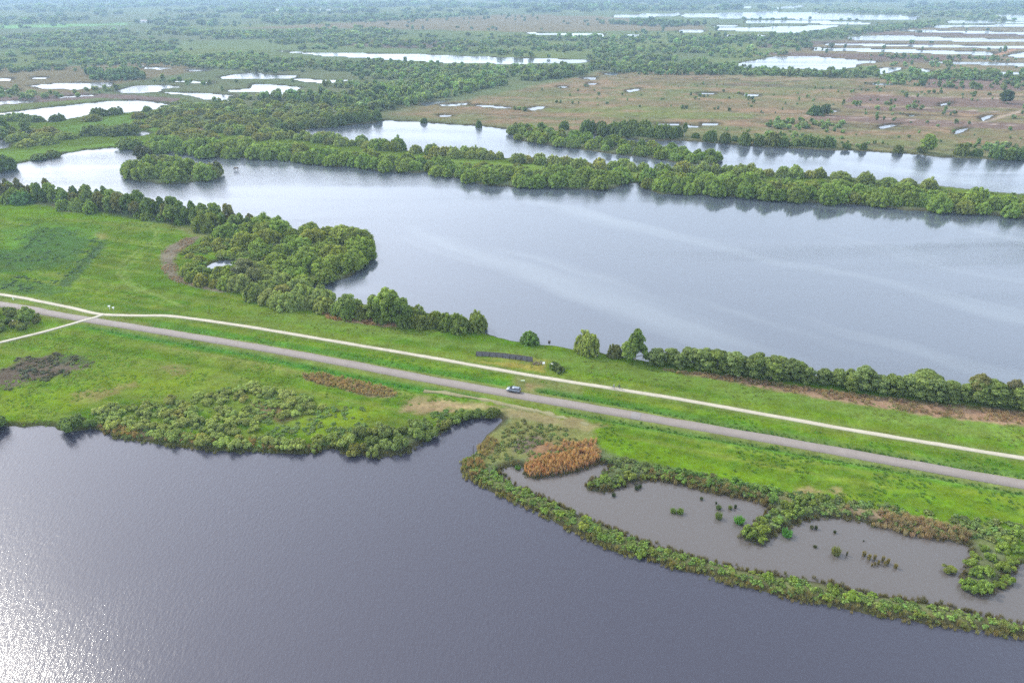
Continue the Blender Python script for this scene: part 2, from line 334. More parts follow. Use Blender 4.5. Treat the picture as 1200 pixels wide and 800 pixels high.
    mixin(near * np.clip(fbm(x / 3, y / 2, 44, 3) * 5 - .5, 0, .65), (.045, .10, .012))
    ra, rb = P(300, 409), P(1000, 535); Lr = math.hypot(rb[0] - ra[0], rb[1] - ra[1]); rx, ry = (rb[0] - ra[0]) / Lr, (rb[1] - ra[1]) / Lr
    ac = -(x - ra[0]) * ry + (y - ra[1]) * rx; al = (x - ra[0]) * rx + (y - ra[1]) * ry
    st2 = vnoise(ac / 2.4 + 1.5 * fbm(al / 60, ac / 30, 66, 2), al / 130, 65) - .5
    mixin(near * np.clip(st2 * 3, 0, .55), (.145, .185, .035)); mixin(near * np.clip(-st2 * 3, 0, .5), (.068, .125, .012))
    for off in (9.5, 11.2, -20.5, -22.2):
        mixin(near * np.clip(1 - np.abs(ac - off - 1.2 * np.sin(al / 40)) / .4, 0, 1) * .5, (.17, .17, .06))
    # strip north of the path, slightly olive and mown
    patch([(270, 362), (400, 380), (640, 410), (900, 450), (1200, 500), (1200, 528), (900, 478), (640, 432), (400, 394), (280, 376)], (.125, .19, .035), 4, .9, .75)
    patch([(550, 424), (640, 428), (640, 440), (560, 428)], (.24, .21, .045), 1.2, .7, .9)
    patch([(590, 414), (650, 424), (640, 432), (560, 424)], (.20, .21, .045), 1.5, .8, .8)
    patch([(600, 440), (680, 452), (690, 470), (650, 475), (600, 458)], (.16, .17, .06), 1.2, .9, .8)
    patch([(614, 450), (640, 454), (640, 466), (616, 462)], (.28, .20, .10), .9, 1, .7)
    # left meadow: dark rush bands
    patch([(0, 268), (60, 262), (120, 270), (130, 282), (90, 292), (0, 300)], (.10, .20, .025), 4, .9, .8)
    patch([(118, 283), (130, 287), (84, 340), (62, 338), (90, 312)], (.055, .095, .035), 2.0, .9, .85)
    patch([(36, 262), (90, 270), (120, 284), (96, 312), (50, 318), (0, 322), (-60, 312), (-60, 296), (20, 292)], (.055, .11, .028), 3, 1.8, .8, 4, .75)
    patch([(0, 330), (60, 334), (90, 344), (60, 350), (0, 346)], (.07, .13, .035), 2, 1.3, .8, 4, .4)
    patch([(110, 272), (128, 276), (130, 282), (114, 284)], (.20, .19, .06), 2, .8, .8)
    for ln, col, w, k in (([(168, 262), (184, 272), (180, 284), (160, 298), (143, 310), (139, 322), (148, 334), (165, 342), (185, 348), (215, 362)], (.19, .25, .06), .9, .55),
                          ([(175, 262), (190, 272), (186, 286), (166, 300), (149, 312), (146, 322), (154, 333), (172, 341)], (.17, .24, .05), .8, .45)):
        dd = line_dist(x, y, PP(ln), 4)
        mixin(np.clip(1.4 - dd / (w * .8), 0, 1) * min(1, k * 1.25), col)
    # dead reed and heath along the belts
    patch([(190, 318), (187, 302), (196, 290), (220, 280), (236, 278), (232, 285), (212, 296), (206, 308), (210, 322), (225, 330), (250, 338), (275, 344), (260, 346), (225, 338), (200, 330)], (.19, .15, .12), 1.2, .6, .85)
    patch([(190, 262), (240, 272), (250, 280), (236, 282), (215, 275)], (.17, .16, .07), 2, .8, .6)
    patch([(60, 240), (100, 246), (110, 252), (70, 250)], (.22, .17, .11), 2, .8, .8)
    patch([(376, 368), (400, 369), (470, 382), (462, 387), (420, 382), (384, 377)], REED, 1.3, .7, .95)
    patch([(760, 432), (860, 442), (940, 455), (1020, 466), (1100, 476), (1200, 484), (1400, 515), (1400, 535), (1200, 504), (1140, 498), (1060, 486), (960, 470), (860, 453), (800, 441)], REED, 1.6, .8, .95)
    patch([(780, 436), (1000, 462), (1200, 482), (1200, 488), (1000, 470), (800, 442)], (.12, .085, .055), 1.4, .7, .8)
    # verge lines beside road, ditch greens
    for D, col in ((0, (.055, .14, .022)), (1, (.05, .135, .022)), (2, (.05, .15, .025)), (3, (.07, .18, .022))):
        dd = line_dist(x, y, DITCHES[D], 6)
        mixin(np.clip(1.4 - dd / 1.5, 0, 1) * .85, col)
        mixin(np.clip(1 - dd / 3.6, 0, 1) * .5, (.075, .21, .024))
    dd = line_dist(x, y, PP([(180, 408), (300, 428), (387, 447), (490, 466), (560, 478)]), 6)
    mixin(np.clip(1.3 - dd / 1.1, 0, 1) * .6, (.20, .22, .06))
    rd = line_dist(x, y, ROAD, 9)
    mixin(np.clip(1.7 - rd / 3.1, 0, 1) * .75, (.175, .185, .06))
    pd = np.minimum(line_dist(x, y, PATH, 6), line_dist(x, y, BRANCH, 6))
    mixin(np.clip(1.6 - pd / 1.7, 0, 1) * .6, (.15, .175, .06))
    # the sandy pull-in by the gate and pale reed grass around it
    patch([(470, 470), (500, 466), (600, 478), (690, 494), (710, 502), (690, 512), (640, 505), (580, 488), (500, 486), (468, 484)], (.235, .20, .095), 2.2, 1, .95)
    patch([(520, 474), (580, 482), (640, 494), (690, 505), (680, 510), (620, 500), (560, 486), (512, 480)], (.215, .185, .095), 2.2, 1, .6)
    patch([(470, 476), (520, 470), (560, 480), (540, 486), (500, 488), (466, 486)], (.30, .225, .12), 1.5, 1, .8)
    # near shore, left
    patch([(355, 440), (380, 440), (440, 452), (466, 462), (464, 470), (430, 468), (380, 455), (356, 448)], (.22, .16, .09), 1.4, .7, .85)
    patch([(0, 436), (20, 424), (60, 416), (90, 424), (110, 432), (80, 440), (50, 452), (0, 460), (-60, 462), (-60, 440)], (.11, .085, .065), 2.0, 1.3, .95, 3.5, .4)
    patch([(60, 420), (78, 415), (118, 424), (106, 434), (70, 432)], (.08, .10, .05), 1.5, 1.2, .8, 3, .4)
    patch([(-100, 466), (0, 462), (120, 440), (250, 425), (330, 440), (240, 460), (110, 470), (100, 492), (-100, 496)], LIME, 6, 1.3, .65, 8, .3)
    patch([(80, 462), (160, 448), (170, 455), (110, 474), (80, 478)], (.22, .18, .07), 2.2, 1.1, .7)
    patch([(180, 430), (215, 428), (235, 440), (200, 448)], (.17, .15, .06), 2, 1.2, .7)
    patch([(290, 470), (340, 480), (360, 490), (330, 500), (300, 492)], (.18, .13, .07), 1.6, 1.2, .8)
    patch([(110, 498), (180, 502), (240, 512), (230, 522), (170, 516), (112, 504)], (.19, .14, .075), 1.5, 1, .85)
    patch([(340, 480), (440, 478), (470, 486), (420, 505), (380, 520), (350, 510)], LIME, 4, 1, .7)
    patch([(500, 478), (590, 482), (596, 492), (540, 486)], (.14, .19, .045), 2, 1, .8)
    # the point between lake and pond, and the dike
    patch([(560, 520), (575, 505), (600, 490), (660, 500), (700, 510), (690, 530), (640, 540), (600, 545), (580, 552), (545, 556), (540, 540)], (.17, .18, .06), 2, 1, .95)
    patch([(552, 528), (570, 520), (582, 530), (566, 540)], (.30, .20, .10), 1.3, 1, .8)
    patch([(546, 548), (560, 544), (566, 552), (556, 560), (546, 556)], (.26, .14, .08), 1.2, .9, .8)
    patch([(600, 515), (640, 512), (640, 530), (600, 535)], (.15, .115, .095), 1.6, 1, .85)
    patch([(630, 518), (700, 520), (704, 545), (640, 556), (614, 550), (616, 538)], RUST, 1.6, .8, .9)
    patch([(925, 572), (985, 574), (990, 584), (930, 586)], (.26, .21, .10), 1.6, 1, .85)
    patch([(700, 540), (760, 548), (860, 568), (960, 590), (1100, 612), (1180, 620), (1180, 632), (1100, 628), (990, 604), (900, 592), (760, 558)], (.14, .14, .06), 1.6, 1, .9)
    patch([(990, 594), (1060, 606), (1130, 622), (1120, 634), (1060, 624), (985, 604)], (.23, .175, .11), 1.0, 1, .9)
    mixin(np.clip(1.0 - line_dist(x, y, LAKE_NEAR[28:45], 8) / 5, 0, 1) * .8, (.15, .155, .05))
    # wet dark margin and bed
    mixin(np.clip(1.6 + sdw / (1.3 * np.clip(np.hypot(x, y) / 300, 1, 6)), 0, 1) * .8, (.05, .045, .028))
    v = 1 + .45 * fbm(x / 5, y / 5, 91, 4) + .2 * fbm(x / 60, y / 60, 92, 3)
    return np.clip(C * v[:, None], .01, .6)


GC = ground_colour(GX.ravel(), GY.ravel(), GSD.ravel())

COLOURS = {}


def new_mesh(name, verts, faces_flat, nper, mat=None, smooth=False):
    me = bpy.data.meshes.new(name)
    nf = len(faces_flat) // nper
    me.vertices.add(len(verts)); me.vertices.foreach_set("co", np.asarray(verts, np.float32).ravel())
    me.loops.add(len(faces_flat)); me.loops.foreach_set("vertex_index", np.asarray(faces_flat, np.int32).ravel())
    me.polygons.add(nf)
    me.polygons.foreach_set("loop_start", np.arange(0, nf * nper, nper, dtype=np.int32))
    me.polygons.foreach_set("loop_total", np.full(nf, nper, np.int32))
    if smooth: me.polygons.foreach_set("use_smooth", np.ones(nf, bool))
    if mat:
        for m in (mat if isinstance(mat, (list, tuple)) else [mat]): me.materials.append(m)
    me.update(calc_edges=True)
    return me


# ------------------------------------------------------------------ materials
def mat_base(name):
    m = bpy.data.materials.new(name); m.use_nodes = True
    nt = m.node_tree; nt.nodes.clear()
    o = nt.nodes.new("ShaderNodeOutputMaterial")
    return m, nt, o


def N(nt, t, **kw):
    n = nt.nodes.new(t)
    for k, v in kw.items():
        if hasattr(n, k): setattr(n, k, v)
        else: n.inputs[k.replace('_', ' ')].default_value = v
    return n


def plain(name, col, rough=.6, metal=0, noise=.12, scale=3.0, bump=0):
    m, nt, o = mat_base(name)
    b = N(nt, "ShaderNodeBsdfPrincipled", Roughness=rough, Metallic=metal)
    tcn = N(nt, "ShaderNodeTexCoord"); n = N(nt, "ShaderNodeTexNoise", Scale=scale, Detail=5.0)
    nt.links.new(tcn.outputs['Object'], n.inputs['Vector'])
    mr = N(nt, "ShaderNodeMapRange"); mr.inputs[3].default_value = 1 - noise; mr.inputs[4].default_value = 1 + noise
    nt.links.new(n.outputs[0], mr.inputs[0])
    h = N(nt, "ShaderNodeHueSaturation"); h.inputs['Color'].default_value = (*col, 1)
    nt.links.new(mr.outputs[0], h.inputs['Value']); nt.links.new(h.outputs[0], b.inputs['Base Color'])
    if bump:
        bp = N(nt, "ShaderNodeBump", Strength=bump); nt.links.new(n.outputs[0], bp.inputs['Height']); nt.links.new(bp.outputs[0], b.inputs['Normal'])
    nt.links.new(b.outputs[0], o.inputs[0])
    return m


def ground_material():
    m, nt, o = mat_base("ground_cover")
    a = N(nt, "ShaderNodeAttribute", attribute_name="col")
    g = N(nt, "ShaderNodeNewGeometry")
    n1 = N(nt, "ShaderNodeTexNoise", Scale=.9, Detail=6.0, Roughness=.75)
    n2 = N(nt, "ShaderNodeTexNoise", Scale=.16, Detail=4.0, Roughness=.65)
    mpn = N(nt, "ShaderNodeMapping"); mpn.inputs['Rotation'].default_value = (0, 0, math.radians(32)); mpn.inputs['Scale'].default_value = (.05, .55, 1)
    n3 = N(nt, "ShaderNodeTexNoise", Scale=1.0, Detail=3.0)
    nt.links.new(g.outputs['Position'], n1.inputs['Vector']); nt.links.new(g.outputs['Position'], n2.inputs['Vector'])
    nt.links.new(g.outputs['Position'], mpn.inputs['Vector']); nt.links.new(mpn.outputs[0], n3.inputs['Vector'])
    def mr(src, lo, hi):
        r = N(nt, "ShaderNodeMapRange"); r.inputs[1].default_value = .25; r.inputs[2].default_value = .75
        r.inputs[3].default_value = lo; r.inputs[4].default_value = hi; nt.links.new(src, r.inputs[0]); return r.outputs[0]
    v = N(nt, "ShaderNodeMath", operation='MULTIPLY'); nt.links.new(mr(n1.outputs[0], .62, 1.38), v.inputs[0]); nt.links.new(mr(n2.outputs[0], .78, 1.22), v.inputs[1])
    v2 = N(nt, "ShaderNodeMath", operation='MULTIPLY'); nt.links.new(v.outputs[0], v2.inputs[0]); nt.links.new(mr(n3.outputs[0], .9, 1.1), v2.inputs[1])
    hsv = N(nt, "ShaderNodeHueSaturation"); nt.links.new(a.outputs['Color'], hsv.inputs['Color']); nt.links.new(v2.outputs[0], hsv.inputs['Value'])
    nt.links.new(mr(n2.outputs[1] if False else n2.outputs[0], .485, .515), hsv.inputs['Hue'])
    b = N(nt, "ShaderNodeBsdfDiffuse", Roughness=.6)
    bp = N(nt, "ShaderNodeBump", Strength=.55, Distance=.5); nt.links.new(n1.outputs[0], bp.inputs['Height'])
    nt.links.new(hsv.outputs[0], b.inputs[0]); nt.links.new(bp.outputs[0], b.inputs['Normal'])
    nt.links.new(b.outputs[0], o.inputs[0])
    return m


def water_material(name, deep, ior=1.45, rough=.03, bump=.5, streaks=False, scale=2.0, dist=.22, rough2=.22, mix2=.25):
    m, nt, o = mat_base(name)
    g = N(nt, "ShaderNodeNewGeometry")
    mpn = N(nt, "ShaderNodeMapping"); mpn.inputs['Rotation'].default_value = (0, 0, math.radians(-35)); mpn.inputs['Scale'].default_value = (1, .45, 1)
    nt.links.new(g.outputs['Position'], mpn.inputs['Vector'])
    w1 = N(nt, "ShaderNodeTexNoise", Scale=scale, Detail=5.0, Roughness=.66)
    w2 = N(nt, "ShaderNodeTexNoise", Scale=.02, Detail=4.0, Roughness=.55)
    w3 = N(nt, "ShaderNodeTexNoise", Scale=.006, Detail=3.0, Distortion=.6)
    nt.links.new(mpn.outputs[0], w1.inputs['Vector']); nt.links.new(g.outputs['Position'], w2.inputs['Vector'])
    mp3 = N(nt, "ShaderNodeMapping"); mp3.inputs['Rotation'].default_value = (0, 0, math.radians(38)); mp3.inputs['Scale'].default_value = (.45, 3.2, 1)
    nt.links.new(g.outputs['Position'], mp3.inputs['Vector']); nt.links.new(mp3.outputs[0], w3.inputs['Vector'])
    # breeze patches: where the wind ruffles the water the ripples are stronger
    r = N(nt, "ShaderNodeMapRange"); r.inputs[1].default_value = .38; r.inputs[2].default_value = .66; r.inputs[3].default_value = bump * (.12 if streaks else .6); r.inputs[4].default_value = bump * (1.7 if streaks else 1.3)
    nt.links.new((w3 if streaks else w2).outputs[0], r.inputs[0])
    bp = N(nt, "ShaderNodeBump", Distance=dist); nt.links.new(w1.outputs[0], bp.inputs['Height']); nt.links.new(r.outputs[0], bp.inputs['Strength'])
    gl = N(nt, "ShaderNodeBsdfGlossy", Roughness=rough); gl.inputs[0].default_value = (1, 1, 1, 1)
    df = N(nt, "ShaderNodeBsdfDiffuse"); df.inputs[0].default_value = (*deep, 1)
    if streaks:      # wind lanes: their paler sky reflection is painted into the water colour
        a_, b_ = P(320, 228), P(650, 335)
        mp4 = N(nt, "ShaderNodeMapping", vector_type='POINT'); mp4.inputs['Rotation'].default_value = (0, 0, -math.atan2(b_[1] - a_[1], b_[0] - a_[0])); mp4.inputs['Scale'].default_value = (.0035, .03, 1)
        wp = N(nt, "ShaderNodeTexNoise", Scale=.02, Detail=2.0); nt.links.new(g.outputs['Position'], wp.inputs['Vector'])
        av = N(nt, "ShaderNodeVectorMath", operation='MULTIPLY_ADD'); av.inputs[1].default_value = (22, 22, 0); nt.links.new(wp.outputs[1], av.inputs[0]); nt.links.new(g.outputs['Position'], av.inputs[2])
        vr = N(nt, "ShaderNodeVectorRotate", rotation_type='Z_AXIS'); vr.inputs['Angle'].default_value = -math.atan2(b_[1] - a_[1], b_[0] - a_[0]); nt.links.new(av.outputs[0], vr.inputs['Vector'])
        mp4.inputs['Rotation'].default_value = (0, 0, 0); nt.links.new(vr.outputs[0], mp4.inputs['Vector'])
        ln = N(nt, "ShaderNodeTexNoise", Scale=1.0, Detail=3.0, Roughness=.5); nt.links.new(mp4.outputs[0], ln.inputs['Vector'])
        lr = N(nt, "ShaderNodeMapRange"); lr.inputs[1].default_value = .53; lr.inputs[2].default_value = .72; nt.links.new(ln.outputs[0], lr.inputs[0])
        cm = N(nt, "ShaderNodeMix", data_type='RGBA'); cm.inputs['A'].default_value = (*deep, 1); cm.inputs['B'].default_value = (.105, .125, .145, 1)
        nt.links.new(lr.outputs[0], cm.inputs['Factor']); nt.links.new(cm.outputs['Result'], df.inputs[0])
    fr = N(nt, "ShaderNodeFresnel", IOR=ior)
    nt.links.new(bp.outputs[0], gl.inputs['Normal']); nt.links.new(bp.outputs[0], fr.inputs['Normal'])
    gl2 = N(nt, "ShaderNodeBsdfGlossy", Roughness=rough2); gl2.inputs[0].default_value = (1, 1, 1, 1); nt.links.new(bp.outputs[0], gl2.inputs['Normal'])
    gm = N(nt, "ShaderNodeMixShader"); gm.inputs[0].default_value = mix2; nt.links.new(gl.outputs[0], gm.inputs[1]); nt.links.new(gl2.outputs[0], gm.inputs[2]); gl = gm
    mxs = N(nt, "ShaderNodeMixShader"); nt.links.new(fr.outputs[0], mxs.inputs[0]); nt.links.new(df.outputs[0], mxs.inputs[1]); nt.links.new(gl.outputs[0], mxs.inputs[2])
    nt.links.new(mxs.outputs[0], o.inputs[0])
    return m


def leaf_material(name, src, trans=.42):
    m, nt, o = mat_base(name)
    if src == 'object':
        c = N(nt, "ShaderNodeObjectInfo").outputs['Color']
    else:
        a = N(nt, "ShaderNodeAttribute", attribute_name="tint"); a.attribute_type = 'INSTANCER'; c = a.outputs['Color']
    lv = N(nt, "ShaderNodeAttribute", attribute_name="lv")
    mul = N(nt, "ShaderNodeMix", data_type='RGBA', blend_type='MULTIPLY'); mul.inputs['Factor'].default_value = 1
    nt.links.new(c, mul.inputs['A']); nt.links.new(lv.outputs['Color'], mul.inputs['B'])
    d = N(nt, "ShaderNodeBsdfDiffuse"); t = N(nt, "ShaderNodeBsdfTranslucent"); g = N(nt, "ShaderNodeBsdfGlossy", Roughness=.5)
    g.inputs[0].default_value = (.5, .5, .5, 1)
    tm = N(nt, "ShaderNodeMix", data_type='RGBA', blend_type='MULTIPLY'); tm.inputs['Factor'].default_value = 1; tm.inputs['B'].default_value = (1.35, 1.3, .6, 1)
    nt.links.new(mul.outputs['Result'], tm.inputs['A']); nt.links.new(mul.outputs['Result'], d.inputs[0]); nt.links.new(tm.outputs['Result'], t.inputs[0])
    m1 = N(nt, "ShaderNodeMixShader"); m1.inputs[0].default_value = trans; nt.links.new(d.outputs[0], m1.inputs[1]); nt.links.new(t.outputs[0], m1.inputs[2])
    m2 = N(nt, "ShaderNodeMixShader"); m2.inputs[0].default_value = .02; nt.links.new(m1.outputs[0], m2.inputs[1]); nt.links.new(g.outputs[0], m2.inputs[2])
    nt.links.new(m2.outputs[0], o.inputs[0])
    return m


M_GROUND = ground_material()
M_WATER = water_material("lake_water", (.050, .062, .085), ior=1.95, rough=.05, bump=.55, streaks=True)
M_PEATW = water_material("peat_pool_water", (.092, .084, .078), ior=1.5, rough=.05, bump=.3)
M_LEAF = leaf_material("foliage", 'object')
M_LEAFI = leaf_material("foliage_mass", 'inst')
M_BARK = plain("bark", (.16, .13, .10), .9, bump=.4, noise=.3, scale=6)
M_PALEBARK = plain("pale_bark", (.36, .34, .30), .9, noise=.4, scale=5)


# ------------------------------------------------------------------ tagging
def tag(o, label=None, cat=None, group=None, kind=None):
    if label: o['label'] = label
    if cat: o['category'] = cat
    if group: o['group'] = group
    if kind: o['kind'] = kind
    return o


def link(name, me, parent=None, loc=(0, 0, 0), rz=0.0):
    o = bpy.data.objects.new(name, me); COL.objects.link(o)
    o.location = loc; o.rotation_euler = (0, 0, rz)
    if parent: o.parent = parent
    return o


def empty(name, loc, rz=0.0):
    o = bpy.data.objects.new(name, None); COL.objects.link(o); o.location = loc; o.rotation_euler = (0, 0, rz)
    o.empty_display_size = .5
    return o


# ------------------------------------------------------------------ ground and water objects
nr = len(ys)
idx = np.arange(nr * NC).reshape(nr, NC)
F = np.stack([idx[:-1, :-1], idx[:-1, 1:], idx[1:, 1:], idx[1:, :-1]], -1).reshape(-1, 4)
# drop faces far under the water
zf = GZ.ravel()
F = F[zf[F].max(1) > -1.5]
verts = np.stack([GX.ravel(), GY.ravel(), zf], -1)
used = np.zeros(len(verts), bool); used[F.ravel()] = True
remap = np.cumsum(used) - 1
gm = new_mesh("ground", verts[used], remap[F].ravel(), 4, M_GROUND, True)
ca = gm.color_attributes.new("col", 'FLOAT_COLOR', 'POINT')
ca.data.foreach_set("color", np.concatenate([GC[used], np.ones((used.sum(), 1))], 1).astype(np.float32).ravel())
tag(link("ground", gm), "low peat meadows, bog and banks between the lakes", kind='structure')


def gheight(x, y):
    z, s_ = height(np.array([float(x)]), np.array([float(y)])); return float(z[0]), float(s_[0])


def heights(pts):
    a = np.array(pts, float)
    return height(a[:, 0], a[:, 1])


def sheet(name, pts, z, mat, label):
    bm = bmesh.new()
    for pp in (pts if isinstance(pts[0], list) else [pts]):
        bm.faces.new([bm.verts.new((x, y, z)) for x, y in pp])
    bmesh.ops.triangulate(bm, faces=bm.faces[:])
    for f in bm.faces:
        f.normal_update()
        if f.normal.z < 0: f.normal_flip()
    me = bpy.data.meshes.new(name); bm.to_mesh(me); bm.free(); me.materials.append(mat)
    return tag(link(name, me), label, kind='structure')


M_WATERN = water_material("ruffled_lake_water", (.040, .042, .060), ior=1.48, rough=.06, bump=.34, scale=1.5, dist=.24, rough2=.24, mix2=.38)
_a, _b = ROAD[0], ROAD[-1]
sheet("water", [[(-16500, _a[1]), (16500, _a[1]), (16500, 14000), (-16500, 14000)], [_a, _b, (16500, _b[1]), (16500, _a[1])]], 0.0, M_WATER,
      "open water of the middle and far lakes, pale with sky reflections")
sheet("water", [[(-16500, -300), (16500, -300), (16500, _b[1]), (-16500, _b[1])], [(-16500, _b[1]), _b, _a, (-16500, _a[1])]], 0.0, M_WATERN,
      "ruffled dark water of the near lake with sun glitter")
# peaty brown water behind the dike: a hair above the lake, cut along the dike itself
sheet("pond_water", PP([(560, 545), (600, 535), (720, 530), (900, 570), (1150, 615), (1300, 640), (1450, 690), (1350, 755), (1200, 741), (1120, 724), (1040, 709), (950, 691), (870, 677), (800, 659), (740, 640),
                        (690, 621), (640, 597), (600, 578)]), 0.05, M_PEATW, "brown peaty pond water behind the narrow dike")
bm = bmesh.new()
bmesh.ops.create_grid(bm, x_segments=1, y_segments=1, size=16500, matrix=Matrix.Translation((0, 6000, -2.2)))
me = bpy.data.meshes.new("lake_bed"); bm.to_mesh(me); bm.free(); me.materials.append(plain("lake_mud", (.06, .05, .04), .9))
tag(link("lake_bed", me), kind='structure')


def strip(name, pts, width, z, mat, label, thick=.12, step=2.0, wob=.06, seed=1):
    """a road as a slab following the line, slightly uneven at its edges"""
    p = [Vector((x, y)) for x, y in pts]
    # Catmull-Rom resample
    q = []
    for i in range(len(p) - 1):
        p0 = p[max(i - 1, 0)]; p1 = p[i]; p2 = p[i + 1]; p3 = p[min(i + 2, len(p) - 1)]
        n = max(2, int((p2 - p1).length / step))
        for k in range(n):
            t = k / n
            q.append(.5 * ((2 * p1) + (p2 - p0) * t + (2 * p0 - 5 * p1 + 4 * p2 - p3) * t * t + (3 * p1 - p0 - 3 * p2 + p3) * t ** 3))
    q.append(p[-1])
    r = random.Random(seed)
    vs, fs = [], []
    for i, c in enumerate(q):
        d = (q[min(i + 1, len(q) - 1)] - q[max(i - 1, 0)]).normalized(); n = Vector((-d.y, d.x))
        a = c + n * (width / 2 + r.uniform(-wob, wob) + .08 * math.sin(i * .7)); b = c - n * (width / 2 + r.uniform(-wob, wob))
        vs += [(a.x, a.y, z - thick), (a.x, a.y, z), (c.x, c.y, z + .03), (b.x, b.y, z), (b.x, b.y, z - thick)]
    for i in range(len(q) - 1):
        for k in range(4):
            a = i * 5 + k
            fs += [a, a + 5, a + 6, a + 1]
    me = new_mesh(name, vs, fs, 4, mat)
    bm = bmesh.new(); bm.from_mesh(me); bmesh.ops.recalc_face_normals(bm, faces=bm.faces)
    if sum(f.normal.z for f in bm.faces) < 0: bmesh.ops.reverse_faces(bm, faces=bm.faces)
    bm.to_mesh(me); bm.free()
    return tag(link(name, me), label, kind='structure'), q


def road_mat(name, col, k=.25):
    m, nt, o = mat_base(name)
    g = N(nt, "ShaderNodeNewGeometry"); n = N(nt, "ShaderNodeTexNoise", Scale=.35, Detail=8.0, Roughness=.7); nt.links.new(g.outputs['Position'], n.inputs['Vector'])
    n2 = N(nt, "ShaderNodeTexNoise", Scale=9.0, Detail=2.0); nt.links.new(g.outputs['Position'], n2.inputs['Vector'])
    ad = N(nt, "ShaderNodeMath", operation='ADD'); nt.links.new(n.outputs[0], ad.inputs[0]); nt.links.new(n2.outputs[0], ad.inputs[1])
    r = N(nt, "ShaderNodeMapRange"); r.inputs[1].default_value = .6; r.inputs[2].default_value = 1.4; r.inputs[3].default_value = 1 - k; r.inputs[4].default_value = 1 + k
    nt.links.new(ad.outputs[0], r.inputs[0])
    h = N(nt, "ShaderNodeHueSaturation"); h.inputs['Color'].default_value = (*col, 1); nt.links.new(r.outputs[0], h.inputs['Value'])
    b = N(nt, "ShaderNodeBsdfPrincipled", Roughness=.85); nt.links.new(h.outputs[0], b.inputs['Base Color']); nt.links.new(b.outputs[0], o.inputs[0])
    return m


ZR = .86
_, ROADQ = strip("road", ROAD, 3.9, ZR, road_mat("old_asphalt", (.20, .175, .155), .22), "old grey brick and asphalt road running across the meadow", seed=3)
_, PATHQ = strip("cycle_path", PATH, 1.75, ZR, road_mat("pale_concrete", (.37, .345, .265), .3), "narrow pale concrete cycle path beside the road", seed=4)
strip("side_path", BRANCH, 1.6, ZR + .035, road_mat("pale_concrete_side", (.37, .35, .28), .3), "pale concrete side path crossing the road", seed=5)
MK = road_mat("road_patch_asphalt", (.195, .185, .175), .25)
strip("road_patch", [P(739, 489.2), P(750, 491.2)], 3.7, ZR + .045, MK, "grey repair patch across the road", thick=.02, step=.6)
strip("dirt_track", PP([(497, 460), (520, 463), (560, 469), (610, 480), (650, 489), (690, 500)]), 1.7, .835, road_mat("sandy_track", (.175, .165, .075), .5), "sandy track beside the road", seed=8, wob=.5)


# ------------------------------------------------------------------ foliage prototypes
def ico(sub):
    bm = bmesh.new(); bmesh.ops.create_icosphere(bm, subdivisions=sub, radius=1)
    v = np.array([x.co[:] for x in bm.verts]); f = np.array([[x.index for x in q.verts] for q in bm.faces]); bm.free()
    return v, f


ICO1, ICO1F = ico(2)


def leaf_cloud(lobes, n, size, rg, inner=.76, floor=-.05, flat=.5, core=True):
    """lobes: (cx,cy,cz,rx,rz,bright). leaf-clump faces on the lobes' outer shells + an inner mass of the same foliage"""
    L = np.array(lobes)
    wgt = L[:, 3] ** 2; wgt /= wgt.sum()
    k = rg.choice(len(L), n * 2, p=wgt)
    d = rg.normal(size=(n * 2, 3)); d /= np.linalg.norm(d, axis=1)[:, None]
    d[:, 2] = np.where(d[:, 2] < -.35, -d[:, 2], d[:, 2])
    rad = (.80 + .34 * rg.random(n * 2) ** .9)
    S = np.stack([L[k, 3], L[k, 3], L[k, 4]], -1)
    p = L[k, :3] + d * S * rad[:, None]
    keep = p[:, 2] > floor
    for j in range(len(L)):
        q = (p - L[j, :3]) / np.array([L[j, 3], L[j, 3], L[j, 4]])
        keep &= ~((np.linalg.norm(q, axis=1) < .70) & (k != j))
    p, d, k = p[keep][:n], d[keep][:n], k[keep][:n]
    m = len(p)
    nn = d + rg.normal(size=(m, 3)) * .42 + np.array([0, 0, .3]); nn /= np.linalg.norm(nn, axis=1)[:, None]
    t = np.cross(nn, rg.normal(size=(m, 3))); t /= np.linalg.norm(t, axis=1)[:, None]
    b = np.cross(nn, t)
    s = size * (.55 + .9 * rg.random(m))[:, None]
    V = np.stack([p - t * s, p - b * s * .62, p + t * s, p + b * s * .62], 1).reshape(-1, 3)
    Fq = np.arange(m * 4)
    # faces as triangles
    q = Fq.reshape(-1, 4); T = np.concatenate([q[:, [0, 1, 2]], q[:, [0, 2, 3]]])
    lum = L[k, 5] ** 1.1 * (.62 + .76 * rg.random(m))
    C = np.repeat(np.stack([lum * (.95 + .12 * rg.random(m)), lum, lum * (.85 + .3 * rg.random(m))], -1), 4, 0)
    if core:
        for j in range(len(L)):
            cv = L[j, :3] + ICO1 * np.array([L[j, 3], L[j, 3], L[j, 4]]) * inner * (.94 + .12 * rg.random((len(ICO1), 1)))
            cv[:, 2] = np.maximum(cv[:, 2], floor)
            T = np.concatenate([T, ICO1F + len(V)]); V = np.concatenate([V, cv]); C = np.concatenate([C, np.full((len(cv), 3), L[j, 5] * .85)])
    return V, T, C


def with_col(me, C):
    a = me.color_attributes.new("lv", 'FLOAT_COLOR', 'POINT')
    a.data.foreach_set("color", np.concatenate([C, np.ones((len(C), 1))], 1).astype(np.float32).ravel())
    return me


